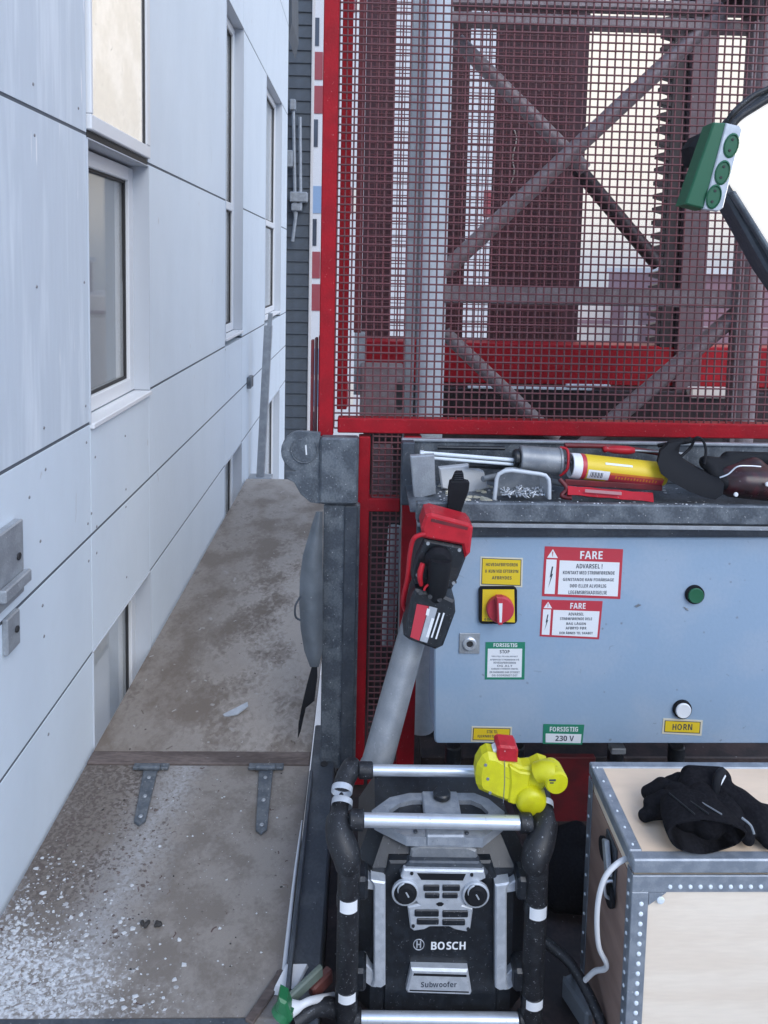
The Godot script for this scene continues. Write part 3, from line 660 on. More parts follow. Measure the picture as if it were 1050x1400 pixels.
# ---------------------------------------------------------------- beyond the walkway
func far_things() -> void:
	var st := ms()
	# steel post at the walkway end
	var d := 5.3; var t := thing("end_post", "thin grey steel post standing at the far end of the walkway", "post", P(358, 655, d))
	st = ms(); bar(st, P(356, 655, d), P(367, 445, d), 0.055, 0.05); obj("pole", st, M.galv, t)
	st = ms(); box(st, P(356, 655, d) + Vector3(0, 0.012, 0), Vector3(0.17, 0.024, 0.12), 0.003); obj("foot", st, M.galv, t)
	st = ms(); bar(st, P(368, 450, d), P(370, 428, d), 0.03, 0.03); obj("spigot", st, M.galv, t)
	# slate grey building behind the white house
	d = 9.6; var xr := P(424, 300, d).x
	t = thing("slate_building", "dark slate grey building with lapped boards behind the white house", "building", Vector3(-2, -14, -d))
	st = ms(); between(st, Vector3(-4.5, -14, -d - 0.03), Vector3(xr - 0.02, 9, -d - 0.5), 0.0); obj("wall", st, M.slate, t)
	var h := 0.156; var y := -3.2; var bm := ms(); bar(bm, Vector3(0, 0, 0), Vector3(xr + 4.5, 0, 0), h + 0.02, 0.022, Vector3(0, 0.12, 1), 0.002); bm.generate_normals(); var bmesh := bm.commit()
	while y < 8.0:
		var o := obj("cladding_board", bmesh, M.slate, t); o.position += Vector3(-4.5, y, -d); y += h
	st = ms(); between(st, Vector3(xr - 0.005, -14, -d + 0.035), Vector3(xr + 0.018, 9, -d - 0.2), 0.004); obj("corner_trim", st, M.white_far, t)
	# pipes and fittings hung on it
	var u := thing("pipe_bracket", "bundle of grey pipes and valves fixed to the slate wall", "pipes", P(408, 240, d - 0.2))
	for q in [[401,150,404,300],[410,160,411,285],[405,290,400,330]]:
		st = ms(); tube(st, [P(q[0], q[1], d - 0.12), P(q[2], q[3], d - 0.12)], 0.022, 8); obj("pipe", st, M.galv, u)
	for q in [[396,135,404,150],[392,205,400,228],[396,262,420,276],[398,278,412,288]]:
		st = ms(); fbox(st, q[0], q[1], q[2], q[3], d - 0.17, 0.14, 0.01); obj("fitting", st, M.galv, u)
	# balcony at the corner above
	d = 8.2; t = thing("balcony", "dark balcony slab jutting out at the top beyond the white house", "balcony", P(380, 40, d))
	st = ms(); prism(st, pp([[340, -140], [398, -140], [399, 30], [394, 52], [384, 18], [360, -60]], d), Vector3(0, 0, -0.8)); obj("soffit", st, M.slate, t)
	# red and white chequered block far off
	d = 27.0; var s := d / F
	t = thing("chequered_block", "distant white apartment block with red and dark blue window panels seen beside the red frame", "building", Vector3(2, -14, -d))
	var x0 := P(421, 300, d).x; var x1 := P(836, 300, d).x; x1 = P(700, 300, d).x
	st = ms(); between(st, Vector3(x0, -14, -d), Vector3(x1, 14, -d - 8), 0.0); obj("wall", st, M.white_far, t)
	var cell := 44.0 * s; y = -6.0; var row := 0
	while y < 13.0:
		var x := x0 + 0.12; var col := 0
		while x < x1 - 0.5:
			var kind := (row + col * 2) % 4
			var wide: float = [0.34, 0.20, 0.40][(col + row) % 3]
			var mm: Material = [M.red_far, M.navy_far, M.blue_far, M.navy_far][(row * 3 + col * 5 + row / 3) % 4]
			if col == 0 and row % 5 != 4 or (mm == M.red_far and kind % 2 == 0):
				st = ms(); between(st, Vector3(x + 0.03, y, -d + 0.03), Vector3(x + wide, y + cell * 0.82, -d - 0.02), 0.0); obj("window", st, mm, t)
				if mm == M.red_far:
					st = ms(); between(st, Vector3(x + wide + 0.03, y + 0.05, -d + 0.04), Vector3(x + wide + 0.18, y + cell * 0.8, -d - 0.02), 0.0); obj("side_panel", st, M.cream_far, t)
			x += 0.62; col += 1
		y += cell; row += 1
	# low pale and mauve sheds
	d = 46.0
	t = thing("pale_shed", "pale low hall far behind the mast and the rack", "building", P(800, 500, d))
	st = ms(); between(st, Vector3(P(640, 400, d).x, -14, -d), Vector3(P(930, 400, d).x, P(800, 418, d).y, -d - 10), 0.0); obj("wall", st, M.pale_far, t)
	st = ms(); between(st, Vector3(P(838, 400, d).x, -14, -d + 0.3), Vector3(P(852, 400, d).x, P(845, 405, d).y, -d + 0.02), 0.0); obj("stair_tower", st, M.mauve_far, t)
	st = ms(); between(st, Vector3(P(640, 400, d).x, P(740, 436, d).y, -d + 0.2), Vector3(P(836, 400, d).x, P(740, 441, d).y, -d + 0.02), 0.0); obj("gutter", st, M.mauve_far, t)
	d = 40.0
	t = thing("mauve_shed", "mauve red roofed building far off at the right behind the mesh", "building", P(1000, 480, d))
	st = ms(); between(st, Vector3(P(930, 400, d).x, -14, -d), Vector3(P(1180, 400, d).x, P(1000, 374, d).y, -d - 12), 0.0); obj("wall", st, M.mauve_far, t)
	st = ms(); between(st, Vector3(P(926, 400, d).x, P(1000, 376, d).y, -d + 0.4), Vector3(P(1184, 400, d).x, P(1000, 368, d).y, -d - 12.4), 0.0); obj("roof_edge", st, M.white_far, t)

# ---------------------------------------------------------------- the hoist: red mesh frame, mast, carriage
func mesh_panel(st: SurfaceTool, x0: float, y0: float, x1: float, y1: float, z: float, pitch: float, w: float) -> void:
	var n := int((x1 - x0) / pitch)
	for i in n + 1:
		var x := x0 + i * pitch
		box(st, Vector3(x, (y0 + y1) / 2, z), Vector3(w, y1 - y0, w), w * 0.3)
	n = int((y1 - y0) / pitch)
	for i in n + 1:
		var y := y0 + i * pitch
		box(st, Vector3((x0 + x1) / 2, y, z + w * 0.55), Vector3(x1 - x0, w, w), w * 0.3)

func hoist() -> void:
	var d := 2.15; var st := ms()
	var t := thing("mesh_gate", "red steel frame with square wire mesh closing off the hoist", "gate", P(700, 1070, d))
	st = ms(); fbox(st, 440, -170, 461, 597, d, 0.045, 0.003); obj("stile", st, M.red, t)
	st = ms(); fbox(st, 461.3, 577, 1150, 597, d, 0.045, 0.003); obj("rail", st, M.red, t)
	st = ms(); fbox(st, 1128, -170, 1150, 576.8, d, 0.045, 0.003); obj("stile", st, M.red, t)
	st = ms(); fbox(st, 486, 597.3, 502, 1074, d, 0.045, 0.003); obj("stile", st, M.red, t)
	st = ms(); fbox(st, 547, 597.3, 571, 1074, d, 0.045, 0.003); obj("stile", st, M.red, t)
	st = ms(); fbox(st, 502.3, 682, 546.7, 700, d, 0.045, 0.003); obj("rail", st, M.red, t)
	st = ms(); fbox(st, 502.3, 1052, 546.7, 1074, d, 0.045, 0.003); obj("rail", st, M.red, t)
	st = ms(); var a := P(456, 586, d); var b := P(1136, -160, d)
	mesh_panel(st, a.x, a.y, b.x, b.y, -d - 0.012, 0.0226, 0.0049); stuff(obj("wire_mesh", st, M.wire, t))
	st = ms(); a = P(501, 1060, d); b = P(549, 590, d); mesh_panel(st, a.x, a.y, b.x, b.y, -d - 0.012, 0.0185, 0.0048); stuff(obj("wire_mesh", st, M.wire, t))
	st = ms(); a = P(500, 482, 3.19); b = P(800, -165, 3.19); mesh_panel(st, a.x, a.y, b.x, b.y, -3.19, 0.0242, 0.0040); var rear := obj("rear_wire_mesh", st, M.wire, t); stuff(rear)
	# upright angles behind the mesh and reddish profiles beside the frame
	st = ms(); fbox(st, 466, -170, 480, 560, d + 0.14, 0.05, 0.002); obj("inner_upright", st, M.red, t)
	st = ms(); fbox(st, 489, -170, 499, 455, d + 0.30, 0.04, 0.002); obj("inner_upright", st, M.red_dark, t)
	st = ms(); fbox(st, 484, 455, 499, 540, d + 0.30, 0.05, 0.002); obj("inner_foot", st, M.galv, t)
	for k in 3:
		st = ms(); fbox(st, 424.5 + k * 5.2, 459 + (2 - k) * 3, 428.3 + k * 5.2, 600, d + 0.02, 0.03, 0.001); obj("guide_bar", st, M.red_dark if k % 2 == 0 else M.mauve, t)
	# mast
	d = 2.46
	var m := thing("hoist_mast", "grey lattice mast with toothed rack behind the red mesh", "mast", Vector3(P(800, 600, d).x, -14, -d - 0.4))
	var legx := P(593, 300, d).x; var legr := P(1028, 300, d).x; var back := -d - 0.75
	for q in [[legx, -d, 0.048, M.galv_bright], [legr, -d, 0.045, M.mast], [legx + 0.03, back, 0.04, M.mast], [P(948, 300, 3.21).x, back, 0.04, M.mast]]:
		st = ms(); cyl(st, Vector3(q[0], -14, q[1]), Vector3(q[0], 4.5, q[1]), q[2], 20); obj("leg", st, q[3], m)
	st = ms(); between(st, Vector3(legx - 0.085, -14, -d + 0.02), Vector3(legx - 0.055, 4.5, -d - 0.05), 0.002); obj("flange", st, M.galv, m)
	st = ms(); between(st, Vector3(P(1003, 300, d).x, -14, -d + 0.06), Vector3(P(1010, 300, d).x, 4.5, -d + 0.01), 0.002); obj("flange", st, M.mast, m)
	for q in [[8, 20, 0.03], [32, 40, 0.035], [405, 0, 0.06]]:
		var y := P(800, q[0], d).y
		st = ms(); between(st, Vector3(legx, y - q[2] / 2, -d + 0.03), Vector3(legr, y + q[2] / 2, -d - 0.03), 0.004); obj("cross_bar", st, M.mast, m)
	for q in [[606, 372, 1012, -8], [608, 772, 1012, 425], [608, -30, 1012, -400]]:
		st = ms(); tube(st, [P(q[0], q[1], d - 0.0), P(q[2], q[3], d - 0.0)], 0.028, 14); obj("brace", st, M.mast, m)
	for q in [[625, 55, 800, 232], [608, 455, 760, 600]]:
		st = ms(); tube(st, [P(q[0], q[1], d + 0.09), P(q[2], q[3], d + 0.09)], 0.025, 14); obj("brace", st, M.mast, m)
	st = ms(); tube(st, [P(785, 225, d + 0.5), P(900, 362, d + 0.5)], 0.03, 14); obj("brace", st, M.rack, m)
	# rack
	d = 2.95
	var rx0 := P(911, 280, d).x; var rx1 := P(932, 280, d).x
	st = ms(); between(st, Vector3(rx0, -14, -d), Vector3(rx1, 4.5, -d - 0.05), 0.003); var rk := obj("rack", st, M.rack, m)
	var tm := ms(); prism(tm, [Vector3(0, -0.019, 0), Vector3(0, 0.019, 0), Vector3(-0.040, 0.008, 0), Vector3(-0.040, -0.008, 0)], Vector3(0, 0, -0.045)); tm.generate_normals(); var tmesh := tm.commit()
	var ty := 0.6
	while ty < 3.4:
		var o := obj("tooth", tmesh, M.rack, rk); o.position = Vector3(rx0 + 0.0005, ty, -d - 0.002); ty += 0.0525
	st = ms(); between(st, Vector3(rx1 + 0.001, -14, -d + 0.03), Vector3(P(967, 280, d).x, 4.5, -d - 0.09), 0.004); obj("rack_tube", st, M.rack_tube, m)
	# carriage behind the mast
	d = 2.75
	var c := thing("hoist_carriage", "dark red hoist carriage with sheet panels and cross beam behind the mast", "hoist", P(760, 590, 3.2))
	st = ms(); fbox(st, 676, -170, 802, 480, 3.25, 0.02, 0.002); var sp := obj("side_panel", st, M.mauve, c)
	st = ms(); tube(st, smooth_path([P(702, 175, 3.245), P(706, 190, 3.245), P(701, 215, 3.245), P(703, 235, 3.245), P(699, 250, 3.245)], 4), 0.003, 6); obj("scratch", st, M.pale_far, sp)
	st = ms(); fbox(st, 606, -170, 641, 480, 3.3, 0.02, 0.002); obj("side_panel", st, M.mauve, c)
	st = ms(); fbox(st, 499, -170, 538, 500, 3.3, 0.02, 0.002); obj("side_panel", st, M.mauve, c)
	st = ms(); fbox(st, 505, 445, 1160, 448, 3.6, 0.05, 0.002); obj("hand_rail", st, M.mast, c)
	st = ms(); fbox(st, 492, 472, 1160, 527, 2.95, 0.14, 0.004); obj("beam", st, M.red, c)
	st = ms(); fbox(st, 492, 502, 553, 578, 2.34, 0.12, 0.006); var mb := obj("motor_box", st, M.mast, c)
	st = ms(); fprism(st, rounded(541, 522, 552, 560, 5), 2.338, 0.01); obj("slot", st, M.gasket, mb)
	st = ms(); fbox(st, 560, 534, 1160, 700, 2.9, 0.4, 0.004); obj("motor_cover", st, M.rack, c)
	st = ms(); fbox(st, 640, 529, 775, 532, 2.86, 0.02, 0.001); fbox(st, 775, 526, 835, 529, 2.86, 0.02, 0.001); fbox(st, 775, 531, 812, 533.5, 2.86, 0.02, 0.001); obj("trim_strip", st, M.galv_bright, c)
	st = ms(); fbox(st, 945, 531, 1000, 545, 2.86, 0.05, 0.006); obj("bracket", st, M.pale_far, c)
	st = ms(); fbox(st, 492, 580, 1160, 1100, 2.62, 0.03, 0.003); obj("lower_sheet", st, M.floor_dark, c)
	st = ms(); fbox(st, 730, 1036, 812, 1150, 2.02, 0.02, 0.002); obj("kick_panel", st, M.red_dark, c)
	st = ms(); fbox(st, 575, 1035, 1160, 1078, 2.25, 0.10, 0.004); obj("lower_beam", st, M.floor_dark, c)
	st = ms(); fbox(st, 509, 612, 537, 678, 2.3, 0.05, 0.004); obj("lock_box", st, M.mast, c)
	st = ms(); tube(st, [P(540, 720, 2.35), P(530, 880, 2.35)], 0.022, 12); obj("buffer", st, M.galv, c)
	st = ms(); fbox(st, 1010, -170, 1075, -5, 2.35, 0.1, 0.004); obj("head_plate", st, M.rack, c)
	st = ms(); var bc := P(1030, 10, 2.33); cyl(st, bc + Vector3(0, 0.03, 0), bc + Vector3(0, -0.035, 0), 0.033, 6, 0.004); obj("bolt", st, M.rack, c)
	# post with round lug at the hoist's corner
	d = 2.12
	var p := thing("hinge_post", "dark grey steel post with round lug plate below the red frame's corner", "post", P(460, 1050, d))
	st = ms(); fbox(st, 440, 690, 489, 1052, d, 0.028, 0.004); obj("post", st, M.steel_mid, p)
	st = ms(); fbox(st, 468, 692, 486, 1049, d - 0.012, 0.0115, 0.004); obj("cover_strip", st, M.steel_dark, p)
	st = ms(); fbox(st, 437, 599, 490, 690, d - 0.02, 0.045, 0.006); obj("head_block", st, M.steel_mid, p)
	st = ms(); var poly := []
	for k in 13: poly.append([412 + 28 * cos(deg_to_rad(-75.0 - 15.0 * k)), 617 + 28 * sin(deg_to_rad(-75.0 - 15.0 * k))])
	poly += [[390, 645], [392, 655], [402, 660], [411, 676], [424, 687], [438, 689], [438, 592]]
	fprism(st, poly, d - 0.005, 0.016, 0.002); obj("lug_plate", st, M.steel_mid, p)
	st = ms(); var ring := []
	for k in 18: ring.append(P(416 + 18 * cos(TAU * k / 24 - 0.6), 615 + 18 * sin(TAU * k / 24 - 0.6), d - 0.008))
	tube(st, ring, 0.002, 8); obj("ring", st, M.steel_mid, p)
	st = ms(); fprism(st, [[417, 609], [419, 608], [420, 622], [418, 622]], d - 0.006, 0.003); obj("latch_mark", st, M.white_print, p)
	# bulging rubber flap
	var left := [[700, 432], [715, 427], [735, 421], [760, 414], [790, 410], [825, 409], [860, 411], [890, 416], [912, 424], [940, 419], [965, 413], [990, 409], [1008, 408]]
	var right := [441, 441, 441, 441, 441, 441, 441, 441, 436, 430, 422, 415, 410]
	var rows := []
	for i in left.size():
		var r := []
		for j in 8:
			var u := j / 7.0
			r.append(P(lerpf(left[i][1], right[i], u), left[i][0], d - 0.02 - 0.045 * sin(u * PI * 0.8 + 0.2) * (1.0 if i < 8 else 0.4)))
		rows.append(r)
	st = ms(); sheet(st, rows.slice(0, 9), Vector3(0, 0, -0.004)); var fl := obj("rubber_flap", st, M.flap); tag(fl, "grey rubber flap bulging from the dark post over the walkway", "flap")
	st = ms(); sheet(st, [pp([[428, 905], [433, 880]], d - 0.03), pp([[419, 938], [434, 925]], d - 0.04), pp([[412, 968], [430, 958]], d - 0.04), pp([[408, 990], [418, 968]], d - 0.035), pp([[407, 1010], [411, 1000]], d - 0.03)], Vector3(0, 0, -0.004)); obj("torn_tip", st, M.black_clean, fl)
	st = ms(); tube(st, smooth_path([P(411, 815, d - 0.05), P(404, 828, d - 0.055), P(404, 843, d - 0.055), P(411, 848, d - 0.05)], 4), 0.003, 8); obj("hook", st, M.steel_dark, fl)

# ---------------------------------------------------------------- control cabinet with its signs
func word_lines(parent: Node3D, cx: float, y0: float, step: float, lines: Array, d: float, h: float, m: Material) -> void:   # small print, [words, width] per line
	for i in lines.size(): text(lines[i][0], cx, y0 + i * step, d, lines[i][1], h, m, parent, "small_print")

func cabinet() -> void:
	var d := 1.85
	var t := thing("control_cabinet", "light grey blue electrical control cabinet covered in warning stickers below the steel tray", "cabinet", P(850, 1017, d))
	var st := ms(); fbox(st, 598, 740, 1180, 1012, d + 0.022, 0.20, 0.004); obj("body", st, M.cab, t)
	st = ms(); fprism(st, rounded(594, 736, 1184, 1017, 6), d, 0.02, 0.0035); var dr := obj("door", st, M.cab, t)
	var q := d - 0.0012
	# yellow sticker, top left
	var e := 0.0005
	var mk := func(called: String, list: Array, m: Material, dd: float, parent: Node3D, deep := 0.001) -> MeshInstance3D:
		var s := ms(); fprism(s, list, dd, deep); return obj(called, s, m, parent)
	var s1: MeshInstance3D = mk.call("sticker", [[657, 761], [715, 763], [714, 803], [656, 801]], M.pale_print, q, dr); s1.set_meta("label", "yellow sticker above the main switch")
	mk.call("field", [[659, 763], [713, 765], [712, 801], [658, 799]], M.ink, q - e, s1); mk.call("field", [[660, 764], [712, 766], [711, 800], [659, 798]], M.yellow_print, q - 2 * e, s1)
	word_lines(s1, 686, 772, 9, [["HOVEDAFBRYDEREN", 45], ["0  KUN VED EFTERSYN", 47], ["AFBRYDES", 28]], q - 2.5 * e, 4.6, M.ink)
	# main switch
	var s2: MeshInstance3D = mk.call("main_switch", rounded(655, 803, 707, 853, 5), M.black_clean, d - 0.010, t, 0.0095); s2.set_meta("label", "red and yellow rotary main switch")
	mk.call("plate", [[660, 806], [703, 806], [704, 851], [659, 849]], M.yellow_print, d - 0.0112, s2)
	var kc := P(683, 831, d - 0.0118); st = ms(); lathe(st, [[0.0355, 0.0], [0.0355, 0.012], [0.032, 0.016], [0.0, 0.0165]], kc, Vector3.BACK, 28); var kn := obj("knob", st, M.red_print, s2)
	st = ms(); fprism(st, [[679, 817], [688, 817], [688, 852], [687, 855], [682, 855], [680, 852]], d - 0.047, 0.018, 0.002); obj("lever", st, M.red_print, kn)
	st = ms(); fprism(st, [[682, 825], [687, 825], [686, 851], [683, 851]], d - 0.0476, 0.001); obj("stripe", st, M.white_print, kn)
	word_lines(s2, 668, 847, 4, [["0 OFF", 12]], d - 0.0114, 3.4, M.ink)
	# two FARE signs
	for f in [[[[745, 747], [852, 751], [848, 819], [741, 815]], 1], [[[741, 820], [824, 822], [819, 874], [738, 870]], 0]]:
		var c: Array = f[0]; var big: bool = f[1] == 1
		var lp := func(u: float, v: float) -> Array:
			var tp := Vector2(c[0][0], c[0][1]).lerp(Vector2(c[1][0], c[1][1]), u); var bt := Vector2(c[3][0], c[3][1]).lerp(Vector2(c[2][0], c[2][1]), u); var r := tp.lerp(bt, v); return [r.x, r.y]
		var sg: MeshInstance3D = mk.call("sticker", c, M.red_print, q, dr); sg.set_meta("label", "large red and white FARE warning sticker" if big else "smaller red and white FARE warning sticker")
		mk.call("symbol_field", [lp.call(0.03, 0.26), lp.call(0.16, 0.26), lp.call(0.16, 0.95), lp.call(0.03, 0.95)], M.white_print, q - e, sg)
		mk.call("text_field", [lp.call(0.20, 0.27), lp.call(0.965, 0.27), lp.call(0.965, 0.95), lp.call(0.20, 0.95)], M.white_print, q - e, sg)
		mk.call("warning_triangle", [lp.call(0.105, 0.05), lp.call(0.175, 0.225), lp.call(0.035, 0.225)], M.white_print, q - e, sg)
		mk.call("exclamation_mark", [lp.call(0.098, 0.10), lp.call(0.112, 0.10), lp.call(0.107, 0.20), lp.call(0.103, 0.20)], M.red_print, q - 2 * e, sg)
		mk.call("lightning_bolt", [lp.call(0.105, 0.40), lp.call(0.085, 0.62), lp.call(0.10, 0.60), lp.call(0.075, 0.82), lp.call(0.125, 0.54), lp.call(0.108, 0.56), lp.call(0.122, 0.40)], M.ink, q - 2 * e, sg)
		var h0: Array = lp.call(0.60, 0.14)
		text("FARE", h0[0], h0[1], q - e, 32 if big else 22, 11.5 if big else 8.5, M.white_print, sg)
		if big:
			var k := 0
			for l in [["ADVARSEL !", 38, 6.5], ["KONTAKT MED STRØMFØRENDE", 74, 5.2], ["GENSTANDE KAN FORÅRSAGE", 73, 5.2], ["DØD ELLER ALVORLIG", 52, 5.2], ["LEGEMSBESKADIGELSE", 55, 5.2]]:
				var p: Array = lp.call(0.58, 0.365 + k * 0.132); text(l[0], p[0], p[1], q - 1.5 * e, l[1], l[2], M.ink, sg); k += 1
		else:
			var p: Array = lp.call(0.58, 0.36); word_lines(sg, p[0], p[1], 6.4, [["ADVARSEL", 22], ["STRØMFØRENDE DELE", 46], ["BAG LÅGEN", 28], ["AFBRYD FØR", 30], ["DER ÅBNES TIL SKABET", 48]], q - 1.5 * e, 4.2, M.ink)
	# lock
	st = ms(); fbox(st, 628, 866, 656, 894, d - 0.004, 0.0035, 0.001); var lk := obj("lock", st, M.galv, t)
	var lc := P(642, 880, d - 0.0042); st = ms(); lathe(st, [[0.018, 0.0], [0.018, 0.004], [0.015, 0.006], [0.010, 0.006], [0.009, 0.002], [0.0, 0.002]], lc, Vector3.BACK, 20); obj("barrel", st, M.alu, lk)
	st = ms(); lathe(st, [[0.0085, 0.0], [0.0085, 0.0025], [0.0, 0.003]], lc, Vector3.BACK, 14); obj("key_slot", st, M.gasket, lk)
	# green signs
	var s3: MeshInstance3D = mk.call("sticker", [[664, 878], [718, 878], [717, 929], [663, 929]], M.green_print, q, dr); s3.set_meta("label", "green bordered white FORSIGTIG sticker beside the lock")
	mk.call("text_field", [[667, 887], [714, 887], [713, 926], [666, 926]], M.white_print, q - e, s3)
	text("FORSIGTIG", 691, 882, q - e, 34, 5.5, M.white_print, s3); text("STOP", 690, 891, q - 1.5 * e, 14, 5, M.ink, s3)
	word_lines(s3, 690, 897.5, 4.3, [["VED FEJL PÅ ANLÆGGET", 38], ["AFBRYDES STRØMMEN PÅ", 42], ["HOVEDAFBRYDEREN", 32], ["OG ALT", 22], ["ARBEJDE STANDSES INDTIL", 39], ["EN FAGMAND HAR EFTERSET", 43], ["OG GODKENDT DET", 37]], q - 1.5 * e, 3.0, M.soft_ink)
	var s4: MeshInstance3D = mk.call("sticker", [[743, 990], [799, 991], [796, 1018], [742, 1017]], M.green_print, q, dr); s4.set_meta("label", "green FORSIGTIG 230 V sticker at the door's lower edge")
	mk.call("text_field", [[746, 1003], [795, 1004], [794, 1016], [746, 1015]], M.white_print, q - e, s4)
	text("FORSIGTIG", 771, 997, q - e, 41, 7, M.white_print, s4); text("230 V", 772, 1009.5, q - 1.5 * e, 27, 8, M.ink, s4)
	var s5: MeshInstance3D = mk.call("sticker", [[645, 993], [700, 994], [699, 1015], [644, 1014]], M.pale_print, q, dr); s5.set_meta("label", "small yellow sticker at the door's lower left corner")
	mk.call("field", [[647, 995], [698, 996], [697, 1013], [646, 1012]], M.ink, q - e, s5); mk.call("field", [[648, 996], [697, 997], [696, 1012], [647, 1011]], M.yellow_print, q - 2 * e, s5)
	text("STIK TIL", 673, 1000.5, q - 2 * e, 16, 4.5, M.ink, s5); text("FJERNBETJENING", 672, 1007, q - 2 * e, 40, 4.5, M.ink, s5)
	var s6: MeshInstance3D = mk.call("sticker", [[907, 982], [961, 985], [959, 1006], [905, 1003]], M.pale_print, q, dr); s6.set_meta("label", "yellow HORN sticker under the white button")
	mk.call("field", [[909, 985], [958, 987], [957, 1003], [908, 1001]], M.ink, q - e, s6); mk.call("field", [[910, 986], [957, 988], [956, 1002], [909, 1000]], M.yellow_print, q - 2 * e, s6)
	text("HORN", 933, 994, q - 2 * e, 29, 9, M.ink, s6)
	# push buttons and scuffs
	for b in [[949, 812, M.green_dark, "round green push button on the cabinet door"], [932, 968.5, M.white_print, "round white horn button on the cabinet door"]]:
		var c := P(b[0], b[1], d)
		st = ms(); lathe(st, [[0.0, 0.0005], [0.0250, 0.0005], [0.0250, 0.006], [0.0235, 0.009], [0.020, 0.009]], c, Vector3.BACK, 28); var r := obj("push_button", st, M.black_clean, t); r.set_meta("label", b[3])
		st = ms(); lathe(st, [[0.0205, 0.005], [0.0205, 0.0115], [0.0185, 0.0135], [0.012, 0.0130], [0.0, 0.0125]], c, Vector3.BACK, 28); obj("cap", st, b[2], r)
	st = ms()
	for b in [[868, 829, 874, 826], [870, 830, 876, 827], [935, 830, 940, 833], [937, 833, 941, 834]]: tube(st, [P(b[0], b[1], d - 0.0012), P(b[2], b[3], d - 0.0012)], [0.0012, 0.0018], 6)
	obj("scuff", st, M.grey_tube, dr)
	# cable glands and cables below the cabinet
	t = thing("cable_gland_row", "black cable glands and conduits beneath the control cabinet", "cable glands", P(800, 1030, 1.95))
	for gx in [620.0, 668.0, 706.0, 842.0, 925.0]:
		var c := P(gx, 1018, 2.02)
		st = ms(); cyl(st, c, c - Vector3(0, 0.055, 0), 0.024, 10, 0.004); obj("gland", st, M.black, t)
		st = ms(); tube(st, smooth_path([c - Vector3(0, 0.05, 0), c - Vector3(-0.01, 0.12, 0), c - Vector3(-0.05, 0.2, 0.02), c - Vector3(-0.05, 0.42, 0.05)], 4), 0.013, 10); obj("cable", st, M.rubber, t)
	st = ms(); fbox(st, 836, 1024, 856, 1032, 1.92, 0.03, 0.002); obj("clamp", st, M.galv, t)

